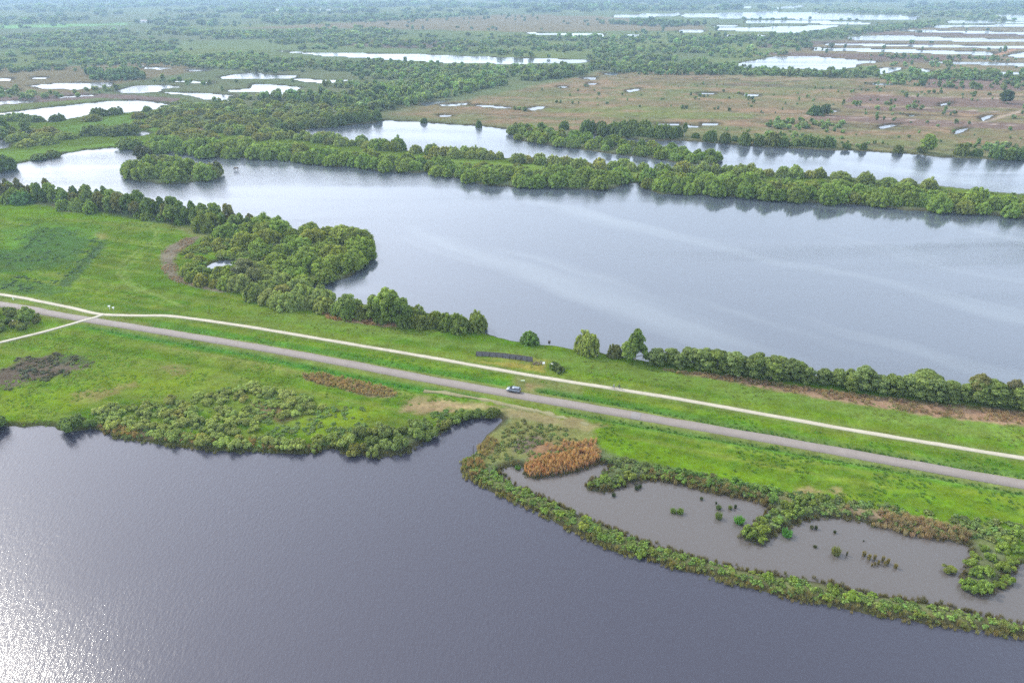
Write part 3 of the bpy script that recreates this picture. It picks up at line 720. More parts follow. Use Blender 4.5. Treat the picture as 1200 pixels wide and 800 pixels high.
def tube(path, radii, n=6):
    V, Fs = [], []
    path = [Vector(p) for p in path]
    for i, p in enumerate(path):
        d = (path[min(i + 1, len(path) - 1)] - path[max(i - 1, 0)]).normalized()
        a = d.orthogonal().normalized(); b = d.cross(a)
        for k in range(n):
            t = 2 * math.pi * k / n
            V.append(p + (a * math.cos(t) + b * math.sin(t)) * radii[i])
    for i in range(len(path) - 1):
        for k in range(n):
            a, b = i * n + k, i * n + (k + 1) % n
            Fs += [[a, b, b + n], [a, b + n, a + n]]
    return np.array([v[:] for v in V]), np.array(Fs)


def join(parts):
    V, T, o = [], [], 0
    for v, t in parts:
        V.append(v); T.append(t + o); o += len(v)
    return np.concatenate(V), np.concatenate(T)


def willow_proto(i, mat, n=4200, size=.048, wide=True):
    rg = np.random.default_rng(100 + i); r = random.Random(100 + i)
    lobes = [(0, 0, .10, .78, .74, .9)]
    ph, a1, a2 = r.uniform(0, 6.28), r.uniform(.04, .13), r.uniform(.03, .09)
    for j in range(58):
        t = (j + .5) / 58; a = j * 2.39996 + r.uniform(-.3, .3); zz = t
        ring = math.sqrt(max(0, 1 - zz * zz))
        R_ = .98 + a1 * math.sin(a * 2 + ph) + a2 * math.sin(a * 3 + 2 * ph + zz * 3) + r.uniform(-.045, .03)
        q = r.uniform(.11, .19)
        lobes.append((ring * math.cos(a) * (R_ - q * .8), ring * math.sin(a) * (R_ - q * .8), max(.05, zz * (R_ - q * .7)), q, q * r.uniform(.9, 1.3), r.uniform(.72, 1.28)))
    V, T, C = leaf_cloud(lobes, n, size, rg)
    return with_col(new_mesh("willow_bush", V, T.ravel(), 3, mat), C)


def tree_proto(i, mat, form='round', n=3800, size=.042):
    """unit height crown (z 0..1), radius about .36"""
    rg = np.random.default_rng(200 + i); r = random.Random(200 + i)
    lobes = []
    lo = .16 if form != 'open' else .3
    nl = 36 if form != 'open' else 26
    for j in range(nl):
        t = (j + r.random()) / nl
        z = lo + (.92 - lo) * t
        if form == 'cone': R = .30 * (1 - t) ** .8 + .03
        elif form == 'open': R = .30 * math.sin(math.pi * (.15 + .8 * t)) ** .8
        else: R = .27 * math.sin(math.pi * (.22 + .7 * t)) ** .7
        a = j * 2.4 + r.uniform(-.5, .5); rho = R * 1.12 * r.uniform(.3, 1.0) ** .6
        q = (.075 + .055 * r.random()) * (1 - .3 * t * (form == 'cone'))
        lobes.append((rho * math.cos(a), rho * math.sin(a), z, q, q * r.uniform(.8, 1.2), r.uniform(.78, 1.2)))
    V, T, C = leaf_cloud(lobes, n, size * (.7 if form != 'round' else .75), rg, inner=.62 if form == 'open' else .7)
    crown = with_col(new_mesh("crown", V, T.ravel(), 3, mat), C)
    parts = [tube([(0, 0, -.03), (.01, 0, .2), (-.01, .01, .5), (0, 0, .82)], [.028, .02, .012, .004], 7)]
    for j in range(7):
        l = lobes[r.randrange(2, nl)]
        z0 = max(.1, l[2] - .22)
        parts.append(tube([(0, 0, z0), (l[0] * .5, l[1] * .5, z0 + .1), (l[0], l[1], l[2])], [.012, .008, .003], 5))
    V, T = join(parts)
    trunk = new_mesh("trunk", V, T.ravel(), 3, M_PALEBARK if i % 2 else M_BARK, True)
    return crown, trunk


def shrub_proto(i, mat, n=1300, size=.085):
    rg = np.random.default_rng(300 + i); r = random.Random(300 + i)
    lobes = []
    for j in range(r.randint(11, 15)):
        a = j * 2.4 + r.uniform(-.6, .6); rho = r.uniform(.1, .78); q = r.uniform(.18, .32)
        lobes.append((rho * math.cos(a), rho * math.sin(a), r.uniform(.15, .5), q, q * r.uniform(.7, 1.1), r.uniform(.75, 1.2)))
    V, T, C = leaf_cloud(lobes, n, size, rg, inner=.7)
    return with_col(new_mesh("shrub", V, T.ravel(), 3, mat), C)


def blades_proto(i, mat, n=60, spread=.5, h=1.0, w=.05, lean=.35):
    rg = np.random.default_rng(400 + i)
    a = rg.random(n) * 6.283; rr = spread * np.sqrt(rg.random(n))
    x, y = rr * np.cos(a), rr * np.sin(a)
    hh = h * (.6 + .5 * rg.random(n)); ln = lean * (rg.random(n) * .7 + .3)
    b = rg.random(n) * 6.283
    wx, wy = w * np.cos(b), w * np.sin(b)
    ox, oy = x + (x / spread * ln + rg.normal(size=n) * .08) * h, y + (y / spread * ln + rg.normal(size=n) * .08) * h
    mx_, my_ = (x * .6 + ox * .4), (y * .6 + oy * .4)
    z = np.zeros(n)
    V = np.stack([np.stack([x - wx, y - wy, z - .05], -1), np.stack([x + wx, y + wy, z - .05], -1), np.stack([mx_ + wx, my_ + wy, hh * .6], -1),
                  np.stack([mx_ - wx, my_ - wy, hh * .6], -1), np.stack([ox, oy, hh], -1)], 1).reshape(-1, 3)
    q = (np.arange(n) * 5)[:, None]
    T = np.concatenate([q + [0, 1, 2], q + [0, 2, 3], q + [3, 2, 4]])
    lum = np.repeat(.75 + .5 * rg.random(n), 5)
    return with_col(new_mesh("blades", V, T.ravel(), 3, mat), np.stack([lum] * 3, -1))


def mini_proto(i, n=90, size=.3, form='round'):
    rg = np.random.default_rng(500 + i); r = random.Random(500 + i)
    lobes = []
    for j in range(5):
        a = r.uniform(0, 6.28); rho = r.uniform(.1, .5) * (1 if form == 'round' else .5); q = r.uniform(.38, .5) * (1 if form == 'round' else .7)
        z = r.uniform(.3, .65) if form == 'round' else .3 + .7 * j / 5
        lobes.append((rho * math.cos(a), rho * math.sin(a), z, q, q * .8, r.uniform(.8, 1.2)))
    V, T, C = leaf_cloud(lobes, n, size, rg, inner=.7, core=False)
    v, f = ico(1)
    for l in lobes[:3]:
        T = np.concatenate([T, f + len(V)]); V = np.concatenate([V, np.array(l[:3]) + v * l[3] * .8]); C = np.concatenate([C, np.full((len(v), 3), l[5] * .85)])
    V[:, 2] = np.maximum(V[:, 2], -.02)
    return with_col(new_mesh("clump", V, T.ravel(), 3, M_LEAFI), C)


WIL = [willow_proto(i, M_LEAF) for i in range(9)]
SHR = [shrub_proto(i, M_LEAF) for i in range(7)]
TRE = [tree_proto(i, M_LEAF, f) for i, f in enumerate(['round', 'open', 'round', 'round', 'open', 'cone', 'cone', 'round'])]


# ------------------------------------------------------------------ scattering
def poisson(poly, rmin, seed, maxn=100000, tries=14, var=None):
    r = random.Random(seed)
    xs = [p[0] for p in poly]; ys_ = [p[1] for p in poly]
    x0, x1, y0, y1 = min(xs), max(xs), min(ys_), max(ys_)
    area = (x1 - x0) * (y1 - y0)
    n = int(area / (rmin * rmin) * tries)
    n = min(n, 400000)
    X = np.array([r.uniform(x0, x1) for _ in range(n)]); Y = np.array([r.uniform(y0, y1) for _ in range(n)])
    ok = poly_sd(X, Y, poly, 1.0) > 0
    X, Y = X[ok], Y[ok]
    grid = {}; res = []
    c = rmin
    for x, y in zip(X, Y):
        gx, gy = int(x // c), int(y // c)
        bad = False
        for i in (-1, 0, 1):
            for j in (-1, 0, 1):
                for (a, b) in grid.get((gx + i, gy + j), ()):
                    if (a - x) ** 2 + (b - y) ** 2 < rmin * rmin: bad = True; break
                if bad: break
            if bad: break
        if bad: continue
        grid.setdefault((gx, gy), []).append((x, y)); res.append((x, y))
        if len(res) >= maxn: break
    return res


def shade(c, k, r):
    c = (c[0] * 1.52, c[1] * 1.48, c[2] * .95) if max(c) > .16 else (c[0] * 1.95, c[1] * 1.85, c[2] * 1.2)
    if r.random() < .18: c = (c[0] * 1.12, c[1] * .96, c[2] * .95)
    v = 1 + r.uniform(-k, k)
    return (c[0] * v * (1 + r.uniform(-k, k) * .5), c[1] * v, c[2] * v * (1 + r.uniform(-k, k) * .6), 1)


WCOL = (.135, .205, .062); WPALE = (.165, .220, .095); TCOL = (.115, .185, .050); TLIGHT = (.165, .245, .065); SCOL = (.17, .21, .07)
COUNT = {}


def bush(name, protos, x, y, r, h, col, label, cat, group=None, rnd=rng, z=None):
    me = rnd.choice(protos)
    if z is None: z = max(gheight(x, y)[0], -.1)
    o = link(name, me, None, (x, y, z - .1), rnd.uniform(0, 6.283))
    e = rnd.uniform(.88, 1.12)
    o.scale = (r * e, r / e, h)
    o.color = shade(col, .16, rnd)
    tag(o, label, cat, group)
    COUNT[name] = COUNT.get(name, 0) + 1
    return o


def tree_shade(c, k, r):
    v = 1 + r.uniform(-k, k)
    return (c[0] * 1.28 * v, c[1] * 1.22 * v, c[2] * v * (1.0 + r.uniform(-k, k)), 1)


def tree(name, kind, x, y, h, wide, col, label, cat, group=None, rnd=rng):
    k = {'any': [0, 1, 2, 3, 4, 7], 'cone': [5, 6], 'round': [0, 2, 3, 7], 'open': [1, 4], 'mix': [0, 1, 4, 5, 6, 6, 7]}[kind]
    cr_, tr_ = TRE[rnd.choice(k)]
    z = max(gheight(x, y)[0], -.1)
    root = empty(name, (x, y, z - .05), rnd.uniform(0, 6.283))
    tag(root, label, cat, group)
    c = link("crown", cr_, root); c.scale = (h * wide, h * wide, h); c.color = tree_shade(col, .15, rnd)
    t = link("trunk", tr_, root); t.scale = (h, h, h)
    COUNT[name] = COUNT.get(name, 0) + 1
    return root


def describe(objs, base, cat, group):
    """the members of a row or clump: the ones that stand out get a label of their own, the rest say which stretch they stand in"""
    n = len(objs)
    def uu(o):                                   # bearing from the camera, left to right
        return math.atan2(o.location.x, o.location.y)
    def rr_(o): return math.hypot(o.location.x, o.location.y)
    def hh(o): return o.scale.z if o.type == 'MESH' else o.children[0].scale.z
    def ww(o): return o.scale.x / (o.scale.z if o.type == 'MESH' else 1) if o.type == 'MESH' else o.children[0].scale.x / o.children[0].scale.z
    def cc(o): return sum((o if o.type == 'MESH' else o.children[0]).color[:3])
    L = sorted(objs, key=uu); done = {}
    def take(o, t):
        if o.name not in done: done[o.name] = t; return True
        return False
    if n > 2: take(L[0], "leftmost"); take(L[-1], "rightmost")
    if n > 5:
        take(max(objs, key=hh), "the tallest"); take(min(objs, key=hh), "the lowest")
        take(min(objs, key=rr_), "the nearest"); take(max(objs, key=rr_), "the farthest")
        take(max(objs, key=cc), "the palest"); take(min(objs, key=cc), "the darkest")
    K = min(8, max(1, n // 5))
    names = {1: [""], 2: ["left half", "right half"], 3: ["left third", "middle third", "right third"],
             4: ["left end", "left of the middle", "right of the middle", "right end"],
             5: ["left end", "left of the middle", "middle", "right of the middle", "right end"],
             6: ["left end", "left part", "left of middle", "right of middle", "right part", "right end"],
             7: ["left end", "left part", "left of middle", "middle", "right of middle", "right part", "right end"],
             8: ["far left end", "left end", "left part", "left of middle", "right of middle", "right part", "right end", "far right end"]}[K]
    rmed = {}
    for k in range(K):
        sec = L[k * n // K:(k + 1) * n // K]
        if not sec: continue
        med = sorted(rr_(o) for o in sec)[len(sec) // 2]; mh = sorted(hh(o) for o in sec)[len(sec) // 2]
        if n > 15:
            rest = [o for o in sec if o.name not in done]
            if len(rest) > 2:
                take(max(rest, key=hh), "tallest at its " + names[k]); rest = [o for o in rest if o.name not in done]
                take(min(rest, key=hh), "lowest at its " + names[k])
                rest = [o for o in rest if o.name not in done]
                if len(rest) > 1: take(max(rest, key=cc), "palest at its " + names[k])
                rest = [o for o in rest if o.name not in done]
                if len(rest) > 1: take(min(rest, key=cc), "darkest at its " + names[k])
                rest = [o for o in rest if o.name not in done]
                if len(rest) > 1: take(max(rest, key=ww), "broadest at its " + names[k])
        for o in sec:
            if o.name in done: continue
            t = (names[k] + ", " if names[k] else "") + ("nearer side" if rr_(o) < med else "far side") + (", tall" if hh(o) >= mh else ", low")
            done[o.name] = t
    same = {}
    for o in L: same.setdefault(done[o.name], []).append(o)
    for t, q in same.items():
        if len(q) in (2, 3, 4):
            for o, w_ in zip(q, {2: (" leftward", " rightward"), 3: (" leftward", " between", " rightward"), 4: (" leftmost", " inner-left", " inner-right", " rightmost")}[len(q)]): done[o.name] = t + w_
    for o in objs:
        k_ = o.name
        while len((base + " " + done[k_].replace(' side', '')).split()) > 16 and ',' in done[k_]: done[k_] = done[k_].replace(' at its', '', 1) if ' at its' in done[k_] else done[k_].rsplit(',', 2)[0]
    for k_ in done:
        if len((base + " " + done[k_]).split()) > 16: done[k_] = done[k_].replace(" side", "").replace("nearer", "near")
    for o in objs:
        t = base + ", " + done[o.name]
        o['label'] = t; o['category'] = cat; o['group'] = group


def belt(px, spacing, r, h, col, name, label, cat, group, seed, protos=None, keep=None, jitter=.25):
    pts = poisson(PP(px), spacing, seed)
    if not pts: return
    rr = random.Random(seed * 3 + 1); made = []
    Z, S = heights(pts)
    for (x, y), z, s_ in zip(pts, Z, S):
        if s_ > 1.5: continue
        if keep and rr.random() > keep: continue
        k = rr.uniform(1 - jitter, 1 + jitter)
        made.append(bush(name, protos or WIL, x, y, r * k, h * k * rr.uniform(.88, 1.1), col, label, cat, group, rr, z=max(z, -.1)))
    describe(made, label, cat, group)


def grove(px, spacing, h, wide, col, name, kind, label, cat, group, seed, keep=None, jitter=.2):
    pts = poisson(PP(px), spacing, seed)
    rr = random.Random(seed * 5 + 1); made = []
    for (x, y) in pts:
        if keep and rr.random() > keep: continue
        c = [col, col, col, (col[0] * 1.1, col[1] * 1.08, col[2])][rr.randrange(4)] if kind == 'round' else [col, TLIGHT, col, (.15, .165, .06)][rr.randrange(4)]
        made.append(tree(name, kind, x, y, h * rr.uniform(1 - jitter, 1 + jitter), wide * rr.uniform(.85, 1.2), c, label, cat, group, rr))
    describe(made, label, cat, group)


# -- long spit between the middle lake and the north lake
SPIT = "willows in the front row of the long spit"
SL = "dense willow bush in the spit's western front row"
belt([(176, 177), (180, 167), (240, 172), (330, 180), (405, 188), (404, 194), (375, 194), (345, 189), (300, 186), (235, 184)], 8.4, 6.6, 6.8, WCOL, "willow_bush", SL, "bush", SPIT, 11, jitter=.32)
belt([(415, 196), (420, 189), (500, 193), (506, 199), (500, 203), (450, 201)], 7.6, 6.4, 6.4, WCOL, "willow_bush", "dense willow bush between the spit's two notches", "bush", "willows between the two notches of the spit", 12)
belt([(512, 205), (518, 198), (600, 208), (720, 210), (731, 213), (722, 218), (690, 223), (640, 219), (600, 219), (560, 215)], 7.8, 6.6, 6.8, WCOL, "willow_bush", "domed willow bush on the spit's middle headland", "bush", "willows on the middle headland", 13, jitter=.32)
belt([(750, 217), (752, 210), (850, 218), (1000, 228), (1200, 243), (1260, 248), (1260, 258), (1200, 255), (1125, 250), (1000, 239), (900, 234), (812, 227), (775, 227)], 7.4, 6.2, 7.0, WCOL, "willow_bush", "willow bush in the long eastern hedge of the spit", "bush", "hedge of willows along the eastern spit", 14, jitter=.28)
# back rows (north side of the spit)
belt([(345, 160), (380, 164), (450, 173), (462, 178), (400, 172), (350, 166), (260, 158), (240, 154)], 7.5, 5, 5.5, WPALE, "willow_bush", "grey green willow west of the north lake", "bush", "willows in the back row of the spit, west", 21)
belt([(432, 173), (470, 173), (464, 178), (440, 177)], 6.5, 5.4, 7.0, WCOL, "willow_bush", "dark low willow tipping the back row", "bush", "willows at the tip of the back row", 22)
belt([(505, 181), (560, 184), (590, 186), (588, 189), (540, 187), (508, 184)], 6, 4.6, 5.6, WPALE, "willow_bush", "grey green willow on the shore facing the islet", "bush", "willows on the shore opposite the islet", 23)
belt([(604, 188), (660, 193), (755, 200), (755, 203), (700, 201), (640, 196), (604, 192)], 6.5, 4.8, 5.6, WPALE, "willow_bush", "small willow south of the narrow channel", "bush", "willows south of the narrow channel", 24)
belt([(770, 203), (860, 203), (960, 208), (958, 212), (900, 209), (840, 206), (770, 207)], 7, 4.8, 5.4, WPALE, "willow_bush", "low willow in the eastern spit's back row", "bush", "back row of the eastern spit", 25)
for (u, v, r, h, lb) in ((487, 180, 5.2, 5.4, "single round willow standing alone on the north shore of the spit"), (985, 212, 7, 5.2, "broad low willow alone behind the eastern hedge, west of the round one"), (1013, 216, 5.5, 6.6, "round willow beside the north lake on the eastern spit"),
                         (1040, 218.5, 6, 4.4, "low spreading willow just east of the round one on the spit"), (1063, 219.5, 6, 4.4, "flat topped willow between two others on the eastern spit"), (1088, 221.5, 5.5, 5.6, "easternmost tall willow on the back of the spit")):
    bush("willow_bush", WIL, *P(u, v), r, h, WPALE, lb, "bush")
# scattered bushes on the meadow top of the spit
belt([(250, 172), (420, 182), (600, 195), (720, 203), (720, 207), (600, 202), (420, 189), (250, 178)], 9.5, 3.6, 2.4, (.15, .19, .05), "lakeside_willow", "light low willow on the spit's grassy top", "bush", "low willows on top of the spit", 26, keep=.55)
# islet in the north lake
belt([(600, 153), (640, 153), (688, 166), (720, 169), (765, 175), (800, 180), (835, 183), (844, 189), (836, 194), (800, 190), (750, 183), (690, 176), (640, 169), (604, 164)], 8.2, 5.0, 5.2, WCOL, "north_willow", "bush on the long islet in the north lake", "bush", "bushes on the long islet", 31)  # willow bushes of the same kind as along the spit
grove([(602, 155), (640, 155), (684, 167), (760, 177), (800, 184), (838, 190), (800, 187), (690, 173), (610, 162)], 11, 7.6, 1.0, TCOL, "alder_tree", "any", "light green tree rising above the long islet", "tree", "trees on the long islet", 32, keep=.75)
# north shore of north lake
TMP = []
for k, (u, v, r, h) in enumerate(((332, 156, 7, 8), (343, 155, 7, 8.5), (378, 149, 6.5, 7.5), (388, 148, 7, 9), (399, 146.5, 6, 9), (408, 145, 6, 8.5), (418, 144, 6, 8), (427, 143, 7, 10), (442, 141.5, 5.5, 8.5), (352, 151.5, 5, 5), (365, 150, 5, 4.6))):
    TMP.append(bush("willow_bush", WIL, *P(u, v), r, h, (.065, .105, .04), "x", "bush"))
describe(TMP, "dark willow on the north lake's western end", "bush", "dark willows at the north lake's western end")
belt([(684, 152), (760, 158), (800, 160), (798, 164), (740, 162), (684, 157)], 7.5, 5.6, 8, (.075, .115, .04), "willow_bush", "dark willow on the far shore above the channel", "bush", "row above the narrow channel", 33)
TMP = []
for u, v, r, h in ((832, 166, 5, 8), (849, 168, 4.6, 7), (872, 170, 5, 8.4), (889, 171, 4.4, 7), (815, 163, 3.4, 3.8), (861, 167, 3, 4)):
    TMP.append(bush("north_willow", WIL, *P(u, v), r, h, (.06, .10, .035), "x", "bush"))
describe(TMP, "dark bush spaced along the north lake's far shore", "bush", "spaced bushes on the far shore")
TMP = []
for k, (u, v, r, h) in enumerate(((905, 172, 6.5, 9), (917, 173, 5, 6), (932, 173, 6, 7.5), (945, 173, 6, 8), (958, 174, 5.4, 7), (970, 174, 5.4, 7), (991, 176, 4, 5), (1011, 177, 3, 4.6), (1052, 180, 4, 5), (1078, 181, 4.4, 6), (1125, 184, 5, 8), (1143, 185, 4, 5), (1167, 187, 5, 8), (1180, 188, 5, 7), (1192, 188, 5, 6.6))):
    TMP.append(bush("north_willow", WIL + SHR[:2], *P(u, v - 1), r, h, (.065, .105, .04), "x", "bush"))
describe(TMP, "dark bush on the brown bog bank", "bush", "bushes on the bog bank")
TMP = []
tree("alder_tree", 'round', *P(1085, 180), 13, 1.1, TLIGHT, "tall light green tree standing highest on the bog bank of the north lake", "tree")
tree("alder_tree", 'open', *P(802, 161), 11, .5, TCOL, "slim tree sticking up behind the channel at the edge of the bog", "tree")
bush("north_willow", WIL, *P(497, 144), 3.4, 4.2, (.06, .10, .035), "small bush on the otherwise bare western bog shore", "bush")
bush("north_willow", WIL, *P(561, 149), 3.4, 6, (.05, .09, .035), "lone dark bush on the bog shore west of the islet", "bush")
bush("north_willow", WIL, *P(661, 153), 4.5, 7, (.06, .10, .035), "dark bush at the head of the narrow channel", "bush")
for k, (u, v, h, lb) in enumerate(((966, 136, 10, "large dark tree standing on the open bog"), (1113 + 65, 122, 13, "tall bushy tree on the peat strips near the right edge"))):
    tree("alder_tree", 'round', *P(u, v), h, 1.5, (.075, .115, .05), lb, "tree")
bush("north_willow", WIL, *P(954, 135.5), 7, 8, (.06, .11, .04), "broad green bush just left of the dark bog tree", "bush")

# -- the island in the middle lake
for (u, v, r, h, c) in ((160, 207, 8.5, 9.5, WCOL), (172, 209, 8, 8.5, WCOL), (186, 209, 6, 6.5, WCOL), (205, 212, 8.4, 8.0, (.10, .14, .04)), (218, 204, 8.5, 9, WCOL), (240, 209, 8.8, 8.4, WCOL), (251, 207, 6, 8, WCOL),
                     (190, 198, 9, 8, WCOL), (205, 198, 8, 8, WCOL), (218, 199, 7, 6.5, WCOL), (176, 199, 8, 8.5, WCOL), (228, 203, 6.5, 6, WCOL), (195, 204, 7, 7, WCOL), (153, 204, 6, 7.5, WCOL)):
    TMP.append(bush("willow_bush", WIL, *P(u, v), r, h, c, "x", "bush"))
describe(TMP, "rounded willow on the middle lake's small island", "bush", "willows on the small island")
TMP = []
tree("alder_tree", 'open', *P(168, 197), 14, .8, (.09, .11, .05), "thin grey green tree rising from the left end of the small island", "tree")
tree("alder_tree", 'open', *P(176, 196), 13, .8, (.09, .11, .05), "second thin tree just right of the first on the small island", "tree")
tree("alder_tree", 'open', *P(256, 206), 9, .8, (.08, .085, .06), "sparse grey shrubby tree at the right tip of the small island", "tree")

# -- north-west meadows
for (u, v, r, h, lb) in ((5, 140, 6, 4.6, "small round bush at the left on the bank of the white pool"), (20, 141.5, 12, 6.5, "broad dome bush, second from the left below the white pool"), (41, 142.5, 10, 5.5, "third dome bush on the bank of the white pool"), (68, 142.5, 7, 5.5, "round bush where the pool's bank turns"),
                         (108, 142, 10, 5, "wide low bush right of the pool's bank"), (117, 137, 8, 7, "round dark bush above the wide low one"), (136, 135, 7, 6.5, "round bush beside the right end of the white pool"), (173, 131.5, 5, 5, "small dark bush at the right tip of the white pool"), (115, 158, 13, 7.5, "broad dome bush in the middle of the north west meadow"),
                         (145, 158, 14, 7.5, "wide double dome bush next to the lake track"), (152, 174, 9, 7, "round willow on the water's edge left of the notch"), (162, 169, 4, 3, "tiny bush beside the notch of the shore"),
                         (62, 184, 6, 4, "low bush on the spit's shore"), (46, 187, 6, 3.4, "reedy low bush in the shallows")):
    bush("willow_bush", WIL, *P(u, v), r, h, (.08, .12, .045), lb, "bush")
for (u, v) in ((6, 199), (-6, 200)):
    bush("willow_bush", WIL, *P(u, v), 8, 9, (.06, .10, .035), "dark willow at the left end of the middle lake" + (", cut off by the frame" if u < 0 else ", nearer the open water"), "bush", "dark willows at the lake's left end")
belt([(-30, 160), (30, 150), (80, 158), (82, 166), (30, 174), (-30, 178)], 13, 7, 4.6, (.12, .155, .055), "willow_bush", "bush in the thicket left of the northwest meadow", "bush", "thicket west of the meadow", 41, keep=.8)
grove([(-20, 158), (20, 150), (35, 160), (0, 172)], 18, 11, 1.1, TCOL, "alder_tree", "any", "tree in the thicket left of the northwest meadow", "tree", "trees in the left thicket", 42)
# scrub south-east of white pool
belt([(160, 140), (200, 130), (300, 140), (330, 150), (320, 158), (250, 156), (190, 150)], 12.5, 6.4, 4.4, (.14, .17, .065), "willow_scrub", "rounded scrub bush between white pool and north lake", "bush", "dense scrub north of the spit", 43)
belt([(150, 146), (190, 148), (240, 158), (330, 166), (330, 170), (250, 166), (180, 162), (150, 156)], 13, 6, 4, (.16, .19, .07), "willow_scrub", "pale scrub bush along the track behind the spit", "bush", "pale scrub along the track", 44, keep=.75)
belt([(205, 128), (320, 122), (440, 126), (436, 138), (380, 144), (330, 150), (250, 138)], 12.5, 6.4, 4.6, (.13, .17, .06), "willow_scrub", "green scrub bush north of the north lake", "bush", "scrub north of the north lake", 45)

# -- tree belt on the left, south shore of the middle lake
grove([(-90, 228), (0, 230), (60, 233), (130, 242), (200, 254), (250, 262), (300, 270), (296, 276), (245, 268), (190, 262), (120, 250), (60, 241), (0, 238), (-90, 234)], 5.0, 9.4, .95, TCOL, "birch_tree", "mix",
      "tree in the belt on the lake's southwestern shore", "tree", "trees of the south western belt", 51)
belt([(0, 232), (120, 244), (240, 262), (300, 270), (330, 280), (318, 284), (236, 270), (120, 252), (0, 240)], 8, 4.6, 5.4, WCOL, "lakeside_willow", "bush under the trees of the southwestern belt", "bush", "bushes under the south western belt", 52, keep=.6)
bush("willow_bush", WIL, *P(28, 240), 6.4, 6.0, (.05, .11, .05), "smooth dark blue green dome bush at the meadow edge on the far left", "bush")
for (u, v, r, h, lb) in ((245, 271, 7.5, 8.5, "large rounded tree like bush at the right end of the tree belt"), (262, 281 - 3, 5.5, 5.2, "clipped looking round bush left of another above the reed ring"), (278, 277, 5.5, 5.2, "round bush right of its twin above the reed ring")):
    bush("willow_bush", WIL, *P(u, v), r, h, TCOL, lb, "bush")

# -- the peninsula
PEN = "willows packed on the round peninsula"
belt([(300, 268), (345, 273), (385, 275), (410, 281), (426, 290), (430, 300), (422, 314), (404, 326), (378, 333), (352, 336), (330, 318), (300, 300), (280, 285)], 8.2, 6.4, 5.4, (.14, .205, .055), "lakeside_willow", "rounded willow packed on the peninsula's outer half", "bush", PEN, 61, jitter=.32)  # same willow bushes as on the spit, built lower
belt([(215, 300), (240, 284), (280, 286), (330, 318), (340, 330), (300, 326), (276, 316), (270, 302), (240, 302), (232, 312)], 4.4, 2.6, 1.9, (.17, .215, .06), "lakeside_willow", "low light willow by the peninsula's little pool", "bush", "low willows around the little pool", 62, keep=.8)
belt([(212, 320), (228, 318), (250, 324), (282, 328), (286, 336), (262, 340), (232, 334)], 4.4, 3.4, 3.8, (.14, .19, .055), "lakeside_willow", "even topped willow beside the brown reed ring", "bush", "row beside the reed ring", 63)
belt([(282, 340), (300, 322), (330, 330), (350, 342), (370, 350), (386, 358), (384, 366), (350, 366), (310, 356)], 5.6, 5.0, 5.0, WPALE, "lakeside_willow", "grey green willow between meadow and cove", "bush", "fringe between meadow and cove", 64)
tree("birch_tree", 'round', *P(290, 330), 9, 1.5, (.15, .18, .085), "tall greyish tree beside the little pool on the peninsula", "tree")
tree("birch_tree", 'round', *P(300, 338), 8, 1.3, (.15, .18, .085), "second greyish tree in front of the tall one by the pool", "tree")

# -- clump on the meadow shore
for (u, v, h, w, c, lb) in ((457, 378, 12.5, 1.1, TLIGHT, "tallest light green birch in the clump by the cove"), (408, 373, 8.5, 1.3, TLIGHT, "bushy tree at the left end of the clump by the cove"), (470, 381, 10, 1.2, TCOL, "round crowned tree right beside the tallest birch"), (441, 376, 9, 1.2, TLIGHT, "tree just left of the tallest birch")):
    tree("birch_tree", 'round', *P(u, v), h, w, c, lb, "tree")
belt([(396, 368), (420, 368), (470, 374), (520, 380), (562, 387), (562, 391), (530, 390), (470, 383), (420, 378), (396, 375)], 4.4, 3.8, 5.6, (.09, .13, .042), "lakeside_willow", "willow in the clump right of the cove", "bush", "willows of the clump by the cove", 71)
# -- solitary ones on the shore
bush("willow_bush", WIL, *P(621, 403), 3.6, 4.2, (.075, .14, .04), "low round green bush alone on the shore above the board wall", "bush")
bush("willow_bush", WIL, *P(688, 415), 4.4, 7.6, (.12, .16, .055), "large pale round willow alone on the shore", "bush")
bush("willow_bush", WIL, *P(720, 420), 2.6, 4.6, (.09, .115, .06), "small grey green bush between the pale willow and the pointed tree", "bush")
tree("alder_tree", 'cone', *P(744, 424), 11.5, 1.0, TCOL, "tall pointed tree at the left end of the lakeside row", "tree")
tree("alder_tree", 'round', *P(735, 423), 6.5, 1.1, TLIGHT, "lower light tree leaning on the left of the pointed tree", "tree")
bush("willow_bush", SHR, *P(655, 437), 2.4, 3.2, (.07, .105, .045), "dark shrub with pale twigs beside the white notice boards", "bush")
bush("willow_bush", SHR, *P(648, 435), 1.8, 3.4, (.055, .095, .04), "dark green shrub just behind the right notice board", "bush")
# -- right belt
grove([(756, 424), (850, 434), (900, 440), (960, 448), (1040, 458), (1110, 464), (1200, 472), (1330, 494), (1330, 502), (1200, 480), (1110, 474), (1000, 461), (900, 447), (850, 440), (760, 430)], 3.2, 6.2, 1.5, (.135, .195, .068), "alder_tree", "round",
      "tree in the even lakeside row at the right", "tree", "row of trees along the middle lake", 81)
tree("alder_tree", 'open', *P(1140, 470), 8.6, 1, (.185, .20, .09), "taller tree with yellow brown young leaves above the lakeside row", "tree")
tree("alder_tree", 'open', *P(1182, 474), 8, .8, (.17, .18, .10), "sparse nearly bare tree near the right end of the lakeside row", "tree")

